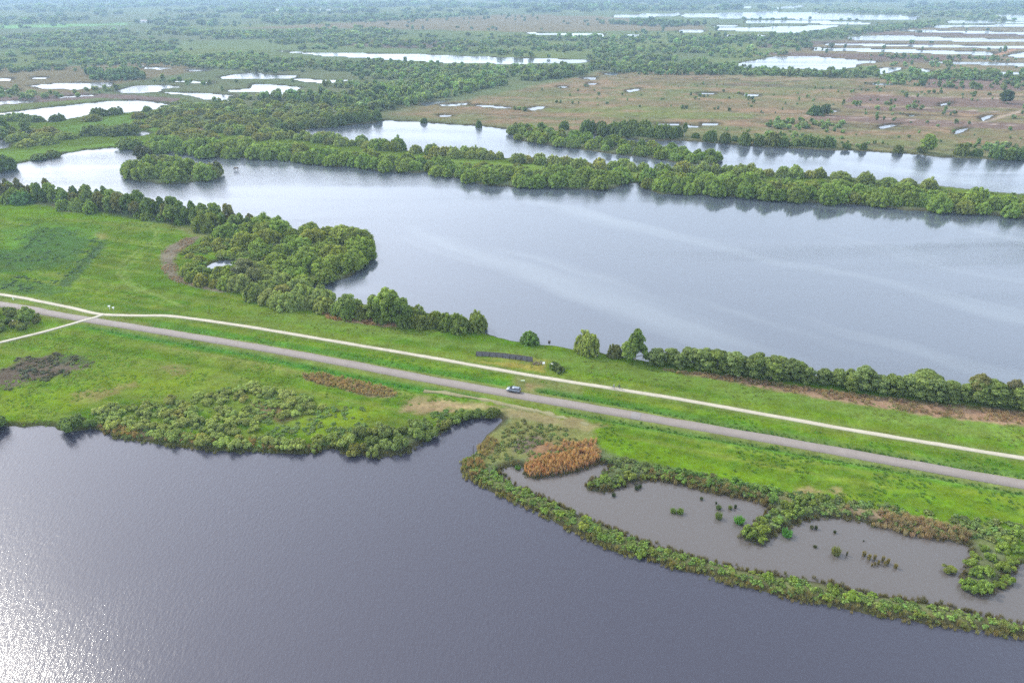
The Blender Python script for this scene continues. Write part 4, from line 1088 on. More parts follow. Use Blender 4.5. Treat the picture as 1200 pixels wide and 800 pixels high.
# -- near shore, left
NS = "shrubs on the near lake's left shore"
belt([(110, 498), (120, 485), (170, 480), (240, 466), (300, 455), (345, 470), (380, 478), (376, 486), (300, 495), (330, 520), (360, 526), (300, 526), (200, 520), (150, 508)], 2.75, 2.2, 2.2, (.18, .235, .095), "willow_shrub", "grey green shrub on the near lake's left shore", "shrub", NS, 91, SHR, keep=.93, jitter=.35)
belt([(400, 524), (420, 512), (470, 505), (500, 498), (525, 500), (516, 508), (497, 517), (470, 531), (440, 534), (404, 530)], 3.3, 2.8, 3.8, (.135, .18, .075), "willow_shrub", "rounded shrub on the knoll jutting into the lake", "shrub", "shrubs on the jutting knoll", 92, SHR)
belt([(345, 524), (395, 516), (400, 522), (360, 530)], 2.6, 2, 2.2, (.11, .15, .05), "willow_shrub", "low shrub left of the jutting knoll", "shrub", "low shrubs left of the knoll", 93, SHR)
for (u, v, r, h, lb) in ((-4, 500, 4.6, 6, "dark round bush overhanging the water at the left edge"), (84, 502, 4.4, 4.6, "dark round bush overhanging the water second from the left edge"), (104, 501, 2.4, 3, "smaller bush touching the dark round one on the near shore"),
                         (545, 490, 2.8, 2.6, "low bush at the mouth of the inlet"), (535, 494, 2.2, 2.8, "dark upright bush beside the inlet mouth"), (560, 488, 2.4, 2, "low bush at the head of the inlet, middle"), (576, 487, 2.4, 1.8, "low bush at the head of the inlet, right")):
    bush("willow_shrub", SHR + WIL[:2], *P(u, v), r, h, (.075, .125, .045), lb, "bush")
belt([(-20, 372), (10, 366), (50, 376), (52, 382), (20, 392), (-20, 398)], 3.8, 2.4, 3.4, (.085, .125, .05), "willow_shrub", "shrub between the road and the side path", "shrub", "shrubs between road and side path", 94, SHR)
tree("birch_tree", 'open', *P(36, 382), 7, 1, TLIGHT, "small slim tree between the road and the side path", "tree")

# -- dike and pond spits
belt([(541, 542), (552, 538), (580, 556), (640, 588), (740, 633), (870, 671), (1040, 703), (1200, 736), (1290, 755), (1280, 762), (1200, 744), (1040, 719), (870, 683), (740, 649), (640, 603), (560, 564)], 2.6, 1.25, 1.3, (.125, .195, .05), "dike_shrub", "low yellow green shrub on the narrow dike", "shrub", "shrubs along the narrow dike", 95, SHR, keep=.6, jitter=.5)
belt([(690, 571), (740, 556), (790, 562), (760, 562), (712, 575)], 2.3, 1.5, 1.6, (.12, .17, .05), "dike_shrub", "low shrub on the pond's upper tongue of land", "shrub", "shrubs on the upper tongue", 96, SHR)
belt([(872, 630), (900, 600), (930, 583), (962, 588), (950, 604), (915, 618), (892, 634)], 2.5, 1.7, 1.9, (.12, .175, .05), "dike_shrub", "light shrub on the pond's middle tongue of land", "shrub", "shrubs on the middle tongue", 97, SHR)
belt([(1130, 690), (1132, 660), (1150, 640), (1200, 628), (1260, 640), (1200, 655), (1184, 668), (1176, 685), (1152, 694)], 2.5, 1.8, 2.0, (.125, .185, .05), "dike_shrub", "light shrub on the pond's right tongue of land", "shrub", "shrubs on the right tongue", 98, SHR)
belt([(765, 548), (840, 562), (915, 580), (905, 588), (840, 574), (765, 556)], 2.6, 1.6, 1.7, (.075, .14, .04), "dike_shrub", "dark green shrub on the pond's meadow bank", "shrub", "shrubs on the meadow bank of the pond", 99, SHR, keep=.9)

# ------------------------------------------------------------------ stuff: instanced masses
LIB = {}


def lib(name, meshes):
    c = bpy.data.collections.new(name)
    for i, m in enumerate(meshes):
        o = bpy.data.objects.new("%s_%02d" % (name, i), m); c.objects.link(o)
    LIB[name] = c
    return c


lib("mini_tree", [mini_proto(i) for i in range(6)] + [mini_proto(i, form='tall') for i in range(6, 9)])
lib("mini_shrub", [shrub_proto(50 + i, M_LEAFI, 260, .17) for i in range(5)])
lib("grass_tuft", [blades_proto(i, M_LEAFI, 46, .5, 1, .055, .5) for i in range(4)])
lib("reed_clump", [blades_proto(10 + i, M_LEAFI, 46, .5, 1, .03, .14) for i in range(4)])


def instancer(name, pts, z, scl, tint, libname, label, kind='stuff', cat=None):
    """one mass built from many small pieces (a point mesh whose geometry nodes put a piece on every point)"""
    n = len(pts)
    if n == 0: return None
    me = bpy.data.meshes.new(name)
    V = np.concatenate([np.asarray(pts), np.asarray(z)[:, None]], 1)
    me.vertices.add(n); me.vertices.foreach_set("co", V.astype(np.float32).ravel())
    a = me.attributes.new("scl", 'FLOAT_VECTOR', 'POINT'); a.data.foreach_set("vector", np.asarray(scl, np.float32).ravel())
    a = me.attributes.new("rz", 'FLOAT', 'POINT'); a.data.foreach_set("value", (nrg.random(n) * 6.283).astype(np.float32))
    a = me.attributes.new("pick", 'INT', 'POINT'); a.data.foreach_set("value", nrg.integers(0, 100, n).astype(np.int32))
    a = me.attributes.new("tint", 'FLOAT_COLOR', 'POINT'); a.data.foreach_set("color", np.concatenate([tint, np.ones((n, 1))], 1).astype(np.float32).ravel())
    o = link(name, me)
    tag(o, label, cat, None, kind)
    g = bpy.data.node_groups.new(name, 'GeometryNodeTree')
    g.interface.new_socket("Geometry", in_out='INPUT', socket_type='NodeSocketGeometry'); g.interface.new_socket("Geometry", in_out='OUTPUT', socket_type='NodeSocketGeometry')
    i_ = g.nodes.new("NodeGroupInput"); o_ = g.nodes.new("NodeGroupOutput"); ip = g.nodes.new("GeometryNodeInstanceOnPoints")
    ci = g.nodes.new("GeometryNodeCollectionInfo"); ci.inputs[0].default_value = LIB[libname]; ci.inputs['Separate Children'].default_value = True; ci.inputs['Reset Children'].default_value = True
    def na(nm, t):
        x = g.nodes.new("GeometryNodeInputNamedAttribute"); x.data_type = t; x.inputs[0].default_value = nm; return x.outputs[0]
    cx = g.nodes.new("ShaderNodeCombineXYZ"); g.links.new(na("rz", 'FLOAT'), cx.inputs[2])
    g.links.new(i_.outputs[0], ip.inputs['Points']); g.links.new(ci.outputs[0], ip.inputs['Instance'])
    ip.inputs['Pick Instance'].default_value = True
    g.links.new(na("pick", 'INT'), ip.inputs['Instance Index']); g.links.new(cx.outputs[0], ip.inputs['Rotation']); g.links.new(na("scl", 'FLOAT_VECTOR'), ip.inputs['Scale'])
    g.links.new(ip.outputs[0], o_.inputs[0])
    md = o.modifiers.new("scatter", 'NODES'); md.node_group = g
    return o


def area_points(px, cell, seed, noise=None, thr=0.0, dens=1.0, world=False):
    poly = PP(px)
    p = np.array(poly)
    x0, y0 = p.min(0); x1, y1 = p.max(0)
    rg = np.random.default_rng(seed)
    nx, ny = int((x1 - x0) / cell) + 1, int((y1 - y0) / cell) + 1
    X, Y = np.meshgrid(np.arange(nx) * cell + x0, np.arange(ny) * cell + y0)
    X = X.ravel() + rg.uniform(-.6, .6, nx * ny) * cell; Y = Y.ravel() + rg.uniform(-.6, .6, nx * ny) * cell
    k = (poly_sd(X, Y, poly, 1.0) > 0) & (rg.random(len(X)) < dens)
    k &= np.abs(X) < 1.0 * Y + 120
    X, Y = X[k], Y[k]
    if noise:
        k = fbm(X / noise, Y / noise, seed, 4) > thr
        X, Y = X[k], Y[k]
    return X, Y


def drop_wet(X, Y, lim=-.5, open_south=False):
    z, s_ = height(X, Y)
    k = s_ < lim
    if open_south:
        r_ = np.hypot(X, Y)
        for f_ in (.022, .045):
            _, s2 = height(X, Y + r_ * f_); k &= ~((s2 > 0) & (nrg.random(len(X)) < .88) & (r_ > 520))
    rd = np.minimum(line_dist(X, Y, ROAD, 5), np.minimum(line_dist(X, Y, PATH, 4), line_dist(X, Y, BRANCH, 4)))
    k &= rd > 2.7
    return X[k], Y[k], z[k]


def along(line, step, w, seed, dens=1.0):
    rg = np.random.default_rng(seed)
    p = np.array(line); out_ = []
    for i in range(len(p) - 1):
        L = np.linalg.norm(p[i + 1] - p[i]); n = int(L / step)
        if n < 1: continue
        t = rg.random(n)[:, None]; q = p[i] * (1 - t) + p[i + 1] * t
        d = (p[i + 1] - p[i]) / L
        q = q + np.array([-d[1], d[0]]) * rg.normal(size=(n, 1)) * w
        out_.append(q)
    q = np.concatenate(out_)
    return q[:, 0], q[:, 1]


def mass(name, label, areas, libname, seed):
    """areas: (px polygon, cell, radius, height, colour, noise size, threshold, density)"""
    PX, PZ, SCL, T = [], [], [], []
    for i, (px, cell, r, h, col, ns, thr, de) in enumerate(areas):
        X, Y = area_points(px, cell, seed + i, ns, thr, de)
        if len(X) == 0: continue
        X, Y, z = drop_wet(X, Y, -.5, libname == 'mini_tree')
        n = len(X)
        rg = np.random.default_rng(seed + 50 + i)
        k = rg.uniform(.6, 1.4, n)
        PX.append(np.stack([X, Y], -1)); PZ.append(z - .08)
        SCL.append(np.stack([r * k, r * k, h * k * rg.uniform(.8, 1.25, n)], -1))
        big = fbm(X / 70, Y / 50, seed + 7, 3)[:, None]
        c = np.array(col)[None] * (1.6 if libname == 'mini_shrub' else 1.22) * (1 + rg.uniform(-.22, .22, (n, 1))) * (1 + big * .7) * np.array([[1, 1, 1]]) * (1 + rg.uniform(-.12, .12, (n, 3)))
        T.append(np.clip(c, .01, .6))
    if not PX: return
    PX = np.concatenate(PX); PZ = np.concatenate(PZ); SCL = np.concatenate(SCL); T = np.concatenate(T)
    print("mass", name, len(PX))
    return instancer(name, PX, PZ, SCL, T, libname, label)


DK = (.10, .165, .065); MD = (.135, .20, .07); LT = (.16, .215, .075)
mass("scrub_wood", "dense green scrub wood behind the lakes", [
    ([(150, 134), (205, 120), (300, 112), (430, 118), (450, 128), (440, 141), (330, 146), (240, 140)], 9, 4.0, 3.2, LT, 40, .0, 1),
    ([(300, 118), (420, 108), (560, 96), (700, 78), (860, 76), (700, 88), (600, 100), (520, 116), (470, 128), (440, 132)], 7.5, 4.5, 6.5, MD, 45, -.03, 1),
    ([(400, 118), (470, 114), (520, 110), (480, 124), (440, 130)], 8, 3.6, 4, MD, 40, -.05, 1),
    ([(270, 66), (420, 70), (560, 78), (700, 78), (560, 96), (420, 106), (300, 98), (380, 92), (280, 84)], 10, 4.4, 4.6, MD, 50, .0, 1),
    ([(-100, 78), (200, 66), (320, 64), (300, 84), (180, 78), (80, 84), (-100, 90)], 11, 5.0, 4.6, MD, 60, -.02, 1),
    ([(100, 84), (160, 86), (170, 95), (110, 96)], 8, 4.5, 6, DK, 60, -.3, 1),
    ([(30, 110), (280, 118), (240, 128), (140, 116), (40, 116)], 10, 3.2, 4, MD, 40, .0, 1),
    ([(140, 96), (300, 96), (340, 108), (280, 118), (180, 108)], 10, 3.6, 4.5, MD, 40, .02, .8),
    ([(-60, 100), (40, 106), (140, 104), (130, 112), (40, 118), (-60, 118)], 10, 3.4, 3.6, LT, 40, -.02, .8),
    ([(860, 78), (1100, 84), (1300, 88), (1300, 97), (1080, 95), (900, 90), (700, 88), (740, 80)], 8, 4, 5, MD, 30, -.12, 1),
    ([(1030, 92), (1200, 90), (1200, 106), (1090, 108), (1020, 104)], 10, 3.6, 4.5, MD, 35, .02, .8),
    ([(590, 128), (640, 130), (640, 138), (596, 138)], 9, 4.5, 4, MD, 20, -.1, .9),
    ([(900, 140), (1000, 146), (1000, 158), (900, 152)], 7, 3.2, 3.2, MD, 25, -.02, .8),
    ([(880, 158), (1200, 172), (1200, 184), (880, 170)], 6.5, 2.4, 2.8, MD, 25, .06, .8),
    ([(960, 110), (1200, 116), (1200, 150), (950, 140)], 11, 2.6, 3.4, MD, 30, .1, .5),
    ([(1020, 66), (1300, 72), (1300, 84), (1000, 78)], 11, 3.6, 4.2, MD, 30, .02, .8),
], "mini_tree", 900)
mass("distant_wood", "hazy blue green woods far behind the bog", [
    ([(-100, 45), (100, 44), (250, 40), (450, 44), (640, 43), (900, 46), (960, 58), (860, 74), (700, 72), (520, 62), (300, 58), (200, 66), (-100, 78)], 17, 6.5, 5.6, MD, 90, .0, .9),
    ([(-100, 34), (120, 33), (330, 38), (420, 34), (500, 40), (640, 42), (450, 46), (-100, 48)], 24, 9, 7, MD, 150, -.02, .85),
    ([(780, 48), (880, 46), (1000, 36), (1100, 26), (1100, 32), (1000, 42), (940, 52), (860, 62), (800, 64)], 17, 7, 7, MD, 80, -.1, .9),
    ([(700, 28), (760, 26), (830, 30), (780, 33)], 20, 9, 9, DK, 80, -.2, .9),
    ([(-100, 20), (500, 20), (600, 16), (420, 28), (260, 32), (-100, 31)], 34, 14, 10, DK, 220, .0, .85),
    ([(-100, 4), (1300, 4), (1300, 12), (900, 12), (600, 16), (-100, 20)], 60, 24, 15, DK, 420, .0, .8),
    ([(-60, -4), (1260, -4), (1300, 4), (-100, 4)], 110, 44, 22, DK, 900, -.03, .8),
    ([(900, 10), (1300, 10), (1300, 28), (1090, 26), (1060, 18), (900, 13)], 30, 11, 9, MD, 160, .02, .7),
    ([(870, 21.9), (1030, 23), (1030, 24.8), (870, 24)], 16, 7, 6, DK, 80, -.3, .9),
], "mini_tree", 1200)

# small lone shrubs on the bog (countable but tiny: far too many beyond the first hundreds)
mass("bog_shrubs", "tiny scattered shrubs and birches on the brown bog", [
    ([(620, 44), (840, 30), (1300, 24), (1300, 70), (860, 72)], 38, 5, 6, DK, 120, .02, .5),
    ([(280, 32), (600, 18), (830, 28), (600, 38)], 46, 6, 7, DK, 120, .0, .4),
    ([(600, 100), (1300, 98), (1300, 186), (780, 160)], 17, 1.6, 2.4, MD, 60, .06, .5),
    ([(-100, 80), (250, 76), (120, 100), (-100, 110)], 16, 3, 4, MD, 60, .04, .5),
    ([(930, 55), (1180, 60), (1180, 63), (930, 58)], 20, 4, 6, DK, 60, -.05, .6),
], "mini_tree", 1300)

ROWS = []
for ln in ([(934, 56), (1050, 60), (1165, 63)], [(930, 60), (1040, 61)], [(1005, 118), (1130, 126)], [(1000, 122), (1090, 125.5)], [(950, 104), (1110, 112)], [(1085, 110), (1200, 114)], [(1010, 99), (1200, 104)], [(905, 134), (1000, 140), (1110, 147)],
           [(640, 121), (800, 128), (930, 136)], [(880, 47), (1000, 44)], [(1000, 33), (1090, 30)], [(700, 60), (860, 56)], [(600, 97), (700, 82)], [(1040, 70), (1200, 73)], [(800, 113), (900, 119)], [(1090, 134), (1200, 141)]):
    p_ = [np.array(P(*q)) for q in ln]; d_ = np.hypot(*p_[0])
    ROWS.append((p_, 9 + d_ / 110, 1.2 + d_ / 700, d_))
_x, _y, _s, _t = [], [], [], []
for k, (p_, st, w_, d_) in enumerate(ROWS):
    X, Y = along(p_, st, w_, 700 + k); X, Y, z = drop_wet(X, Y)
    n = len(X); kk = nrg.uniform(.6, 1.4, n); rr0 = 1.1 + d_ / 900
    _x.append(np.stack([X, Y], -1)); _y.append(z); _s.append(np.stack([rr0 * kk, rr0 * kk, (1.6 + d_ / 750) * kk], -1)); _t.append(np.array(MD)[None] * nrg.uniform(.7, 1.2, (n, 1)) * np.ones((n, 3)))
instancer("bog_shrub_rows", np.concatenate(_x), np.concatenate(_y), np.concatenate(_s), np.concatenate(_t), "mini_tree", "lines of tiny shrubs growing along the old peat cuttings")

# undergrowth
mass("undergrowth", "rough herbs and brambles on banks and dike", [
    ([(541, 542), (552, 538), (580, 556), (640, 588), (740, 633), (870, 671), (1040, 703), (1200, 736), (1290, 760), (1280, 766), (1200, 746), (1040, 722), (870, 686), (740, 651), (640, 604), (560, 565)], 1.15, .75, .65, (.125, .185, .045), 8, -.3, .9),
    ([(700, 536), (760, 544), (900, 574), (1100, 604), (1300, 636), (1300, 650), (1180, 640), (1100, 632), (990, 608), (930, 610), (890, 634), (872, 630), (905, 596), (860, 582), (760, 560), (700, 574), (690, 568)], 1.3, .85, .8, (.105, .15, .045), 8, -.2, .9),
    ([(545, 540), (570, 512), (596, 492), (640, 500), (700, 514), (700, 540), (600, 546), (560, 560)], 1.3, .7, .55, (.13, .16, .05), 7, -.05, .9),
    ([(-60, 500), (110, 492), (300, 450), (400, 478), (520, 484), (596, 486), (560, 498), (480, 524), (300, 530), (100, 510)], 1.5, .8, .6, (.10, .15, .045), 9, 0, .8),
    ([(0, 424), (60, 414), (120, 424), (80, 442), (0, 464)], 1.5, .8, .7, (.075, .08, .045), 5, .02, .8),
    ([(30, 262), (130, 284), (80, 340), (0, 346), (-60, 320)], 1.8, .8, .4, (.05, .10, .035), 9, .06, .6),
    ([(210, 300), (240, 282), (300, 278), (350, 300), (340, 340), (290, 340), (230, 332)], 1.9, 1.1, 1.2, (.12, .17, .05), 8, -.1, .9),
    ([(430, 185), (720, 205), (740, 212), (560, 206), (420, 192)], 2.6, 1.5, 1.4, (.12, .17, .045), 9, -.05, .8),
    ([(240, 170), (420, 182), (420, 188), (240, 178)], 2.6, 1.5, 1.4, (.12, .17, .045), 9, -.05, .8),
    ([(750, 206), (900, 216), (1200, 238), (1200, 230), (900, 208), (760, 200)], 2.6, 1.3, 1.1, (.115, .15, .05), 9, .0, .8),
], "mini_shrub", 1400)


def strands(name, label, parts, libname, seed):
    PX, PZ, SCL, T = [], [], [], []
    for i, (X, Y, r, h, col) in enumerate(parts):
        X, Y, z = drop_wet(X, Y, 1.0)
        n = len(X)
        if n == 0: continue
        rg = np.random.default_rng(seed + i); k = rg.uniform(.7, 1.35, n)
        PX.append(np.stack([X, Y], -1)); PZ.append(np.maximum(z, -.1) - .05); SCL.append(np.stack([r * k, r * k, h * k * rg.uniform(.8, 1.2, n)], -1))
        T.append(np.clip(np.array(col)[None] * (1.5 if libname == 'grass_tuft' else 1.15) * (1 + rg.uniform(-.2, .2, (n, 1))) * (1 + rg.uniform(-.1, .1, (n, 3))), .01, .7))
    PX = np.concatenate(PX); print("strands", name, len(PX))
    return instancer(name, PX, np.concatenate(PZ), np.concatenate(SCL), np.concatenate(T), libname, label)


dp = []
for i, (D, col) in enumerate(zip(DITCHES, ((.05, .11, .025), (.05, .11, .025), (.055, .15, .03), (.09, .19, .03)))):
    X, Y = along(D, .3, .4, 60 + i); dp.append((X, Y, .42, .3, (col[0] * 1.25, col[1] * 1.25, col[2] * 1.1)))
X, Y = area_points([(0, 404), (100, 382), (180, 392), (560, 470), (480, 478), (240, 470), (100, 500), (-60, 500), (-60, 440)], 1.3, 70, 9, 0.0); dp.append((X, Y, .6, .32, (.12, .2, .03)))
X, Y = area_points([(640, 470), (1300, 590), (1300, 640), (1100, 605), (760, 545), (690, 510)], 1.3, 71, 9, 0.02); dp.append((X, Y, .6, .3, (.09, .17, .03)))
X, Y = area_points([(300, 392), (1300, 565), (1300, 600), (600, 462), (300, 408)], 1.3, 72, 7, 0.05); dp.append((X, Y, .6, .28, (.09, .19, .025)))
X, Y = area_points([(0, 240), (200, 268), (200, 350), (100, 366), (0, 345)], 2.0, 73, 12, 0.04); dp.append((X, Y, .7, .3, (.10, .17, .03)))
X, Y = area_points([(240, 350), (640, 408), (1200, 500), (1200, 530), (640, 436), (240, 370)], 1.6, 74, 9, 0.06); dp.append((X, Y, .6, .26, (.14, .19, .045)))
strands("grass", "rough grass tufts on the meadow and in the ditches", dp, "grass_tuft", 2000)
rp = []
def area_r(px, cell, seed, ns, thr, r, h, col): X, Y = area_points(px, cell, seed, ns, thr); rp.append((X, Y, r, h, col))
area_r([(614, 548), (640, 538), (690, 530), (704, 540), (690, 547), (668, 554), (645, 558), (624, 560), (615, 556)], .42, 80, 6, -.3, .42, 1.35, (.40, .255, .15))
area_r([(636, 522), (700, 518), (704, 534), (640, 530)], .7, 81, 6, -.15, .6, 1.0, (.38, .26, .16))
area_r([(355, 440), (380, 440), (440, 452), (466, 462), (460, 468), (430, 466), (380, 453), (356, 446)], .8, 82, 6, -.2, .7, 1.0, (.27, .21, .125))
area_r([(990, 596), (1060, 608), (1130, 624), (1136, 638), (1100, 634), (1060, 628), (985, 609)], .7, 83, 6, -.15, .7, 1.4, (.30, .235, .15))
area_r([(762, 554), (860, 574), (905, 588), (900, 596), (860, 584), (762, 563)], .8, 84, 6, -.1, .7, 1.2, (.20, .17, .09))
area_r([(770, 436), (860, 444), (1020, 468), (1200, 488), (1200, 500), (1100, 490), (960, 468), (860, 451), (790, 440)], 1.0, 85, 6, -.08, .8, .9, (.30, .235, .15))
area_r([(376, 368), (470, 382), (462, 387), (384, 377)], .9, 86, 6, -.15, .8, 1.0, (.30, .20, .13))
area_r([(188, 316), (190, 296), (220, 280), (232, 284), (208, 300), (212, 322), (250, 338), (240, 342), (200, 330)], 1.2, 87, 6, .0, .7, .7, (.24, .185, .15))
area_r([(543, 544), (562, 540), (570, 552), (556, 562), (545, 556)], .8, 88, 6, -.1, .7, 1.2, (.25, .18, .10))
area_r([(552, 530), (578, 512), (586, 522), (566, 540)], .8, 89, 6, -.05, .7, 1.1, (.25, .21, .11))
area_r([(110, 500), (240, 514), (380, 526), (380, 531), (240, 524), (112, 508)], .9, 90, 7, -.1, .7, 1.0, (.24, .19, .09))
X, Y = along(LAKE_NEAR[28:46], .35, .7, 91); rp.append((X, Y, .6, .9, (.20, .19, .08)))
X, Y = along(LAKE_NEAR[8:22], .5, .8, 92); rp.append((X, Y, .7, .9, (.13, .14, .06)))
X, Y = along(POND_DIKE + POND_DIKE[:1], .4, .5, 93); rp.append((X, Y, .6, .9, (.13, .12, .06)))
strands("reeds", "dry reeds, orange and straw coloured, on banks and pond edges", rp, "reed_clump", 2100)

# ------------------------------------------------------------------ tussocks in the pond
TUS = [blades_proto(30 + i, M_LEAF, 150, .5, 1, .05, .35) for i in range(4)]
TL = [(607, 549, 1.3, .9, (.06, .11, .04), "dark tussock in the pond's left corner near the orange reeds"),
      (698, 560, .35, .7, (.04, .05, .03), "tiny dark tussock just above the upper tongue of land"),
      (719, 581, .8, .8, (.04, .05, .03), "dark tussock just below the tip of the upper tongue"),
      (746, 573, .9, .9, (.04, .05, .03), "dark tussock below the root of the upper tongue, left of two"), (750, 571, .7, .9, (.04, .05, .03), "dark tussock below the root of the upper tongue, right of two"),
      (789, 600, 1.2, 1.0, (.09, .12, .05), "left half of the green double tussock in open water"), (797, 601, 1.3, 1.2, (.09, .12, .05), "right half of the green double tussock in open water"),
      (822, 585, .65, .7, (.05, .06, .035), "small dark tussock nearest the meadow bank"), (839, 590, .35, .7, (.04, .05, .03), "tiny tussock topping the middle cluster"),
      (842, 596, 1.0, 1.0, (.06, .08, .035), "tussock in the middle cluster, the one on top"), (842, 607, 1.3, 1.6, (.08, .10, .045), "largest brush of the middle cluster"), (855.5, 596, .8, 1.0, (.10, .11, .05), "tussock right of the middle cluster, olive"),
      (861.5, 595, .5, 1.1, (.04, .05, .03), "thin dark tussock at the right of the middle cluster"), (866, 612, 1.9, 1.5, (.07, .15, .04), "round green tussock nearest the middle tongue"), (922, 627, 2.0, 1.4, (.06, .14, .045), "round green tussock right below the middle tongue"),
      (951, 619, .65, .9, (.06, .06, .04), "brown tussock below the bank, left of a pair"), (956, 619.5, .55, 1.0, (.04, .045, .03), "dark tussock below the bank, right of a pair"), (978, 624, .5, .7, (.04, .045, .03), "single dark tussock between pair and reeds"),
      (955, 641, .7, .5, (.06, .06, .045), "faint flat tussock in open water"), (979, 649, 1.5, 1.9, (.10, .10, .045), "broad olive tussock in the right hand pond"), (992, 650.5, .3, 1.2, (.07, .06, .04), "thin upright tuft beside the broad olive one"),
      (1012, 634, .25, .4, (.04, .04, .03), "tiny speck of a tussock above the reed group")]
TG = [(1012, 651, .6, 1.4), (1018, 655, .6, 1.5), (1024.5, 655, .5, 1.5), (1025, 662, .35, .9), (1021.5, 663, .3, .8), (1029, 661, .4, 1.3), (1034, 657, .5, 1.5), (1037, 661.5, .5, 1.1), (1040, 660, .5, 1.5), (1049, 665, .6, 1.2)]
bush("willow_shrub", SHR, *P(1113, 668), 1.9, 1.7, (.10, .15, .05), "small green bush standing in the water near the right tongue", "shrub", z=.15)


def tussock(u, v, r, h, col, label, group=None):
    o = link("sedge_tussock", rng.choice(TUS), None, (*P(u, v), .0), rng.uniform(0, 6))
    o.scale = (r, r, h); o.color = (col[0] * 1.7, col[1] * 1.9, col[2] * 1.5, 1); tag(o, label, "tussock", group)


for t in TL: tussock(*t)
for k, (u, v, r, h) in enumerate(TG): tussock(u, v, r, h, (.13, .10, .055), "slim brown tussock in the close group, " + ("leftmost", "second of its back row", "third of its back row", "small one in front, left of two", "smallest, at its front", "between the front and back rows", "right of centre at the back", "low one behind the gap", "next to last at the right", "rightmost, apart from the rest")[k], "group of slim brown tussocks")

# ------------------------------------------------------------------ small built things
def box_bm(bm, cx, cy, cz, sx, sy, sz, rz=0, bev=0):
    m = Matrix.Translation((cx, cy, cz)) @ Matrix.Rotation(rz, 4, 'Z') @ Matrix.Diagonal((sx, sy, sz, 1))
    r = bmesh.ops.create_cube(bm, size=1, matrix=m)
    if bev:
        es = list({e for v in r['verts'] for e in v.link_edges})
        bmesh.ops.bevel(bm, geom=es, offset=bev, segments=2, affect='EDGES')


def cyl_bm(bm, p0, p1, r0, r1=None, n=10):
    p0, p1 = Vector(p0), Vector(p1); d = p1 - p0
    q = Vector((0, 0, 1)).rotation_difference(d.normalized()).to_matrix().to_4x4()
    bmesh.ops.create_cone(bm, cap_ends=True, segments=n, radius1=r0, radius2=r1 if r1 is not None else r0, depth=d.length, matrix=Matrix.Translation((p0 + p1) / 2) @ q)


def part(name, bm, mat, parent, smooth=False, loc=(0, 0, 0)):
    me = bpy.data.meshes.new(name); bm.to_mesh(me); bm.free()
    for m in (mat if isinstance(mat, (list, tuple)) else [mat]): me.materials.append(m)
    if smooth:
        for f in me.polygons: f.use_smooth = True
    return link(name, me, parent, loc)


M_GREYWOOD = plain("weathered_wood", (.115, .11, .12), .85, noise=.35, scale=1.2, bump=.3)
M_DARKWOOD = plain("dark_wood", (.07, .06, .055), .85, noise=.3, scale=3)
M_WHITE = plain("white_paint", (.8, .8, .78), .5)
M_METAL = plain("galvanised_steel", (.45, .46, .47), .45, .6)
M_PALECONC = plain("pale_concrete_edge", (.6, .58, .52), .85)
M_GREEN = plain("pale_green_board", (.5, .62, .42), .6)

# grey board wall that bends along the rise above the path
wall = empty("board_wall", (*P(590, 417), .75)); tag(wall, "long low curved wall of weathered grey boards on the meadow above the cycle path", "wall")
wl = [P(*p) for p in ((558, 419.5), (572, 420.2), (586, 421.3), (600, 423), (612, 424.6), (624, 426.4))]
wv = [Vector((x, y, 0)) - Vector(wall.location[:2] + (0,)) if False else Vector((x - wall.location.x, y - wall.location.y, 0)) for x, y in wl]
samp = []
for i in range(len(wv) - 1):
    n = 9
    for k in range(n): samp.append(wv[i].lerp(wv[i + 1], k / n))
samp.append(wv[-1])
board_me = None
for i in range(len(samp) - 1):
    a, b = samp[i], samp[i + 1]; d = b - a; ang = math.atan2(d.y, d.x); hgt = 1.65 + rng.uniform(-.06, .06)
    if board_me is None:
        bm = bmesh.new(); box_bm(bm, 0, 0, .5, 1, .07, 1, 0, .01)
        o = part("board", bm, M_GREYWOOD, wall); board_me = o.data
    else:
        o = link("board", board_me, wall)
    m = (a + b) / 2; o.location = (m.x, m.y, 0 + rng.uniform(-.02, .02)); o.rotation_euler = (math.radians(-14), 0, ang); o.scale = (d.length * .975, 1, hgt)
post_me = None
for i in range(0, len(samp), 5):
    if post_me is None:
        bm = bmesh.new(); box_bm(bm, 0, 0, .68, .14, .14, 1.4); o = part("post", bm, M_DARKWOOD, wall); post_me = o.data
    else: o = link("post", post_me, wall)
    o.location = (samp[i].x, samp[i].y - .12, 0)
bm = bmesh.new()
for i in range(len(samp) - 1):
    a, b = samp[i], samp[i + 1]; m = (a + b) / 2; d = b - a
    box_bm(bm, m.x, m.y + .34, 1.62, d.length * 1.01, .16, .08, math.atan2(d.y, d.x))
part("capping_rail", bm, M_DARKWOOD, wall)


def board_sign(name, u, v, w, h, top, label, mat=M_WHITE, tilt=20, rz=0):
    r = empty(name, (*P(u, v), .75), rz); tag(r, label, "sign")
    for sx in (-1, 1):
        bm = bmesh.new(); cyl_bm(bm, (sx * w * .38, 0, -.2), (sx * w * .38, 0, top), .05); part("post", bm, M_METAL, r)
    bm = bmesh.new(); box_bm(bm, 0, 0, 0, w, .06, h, 0, .015)
    o = part("panel", bm, mat, r); o.location = (0, -.05, top - .1); o.rotation_euler = (math.radians(-tilt), 0, 0)
    return r


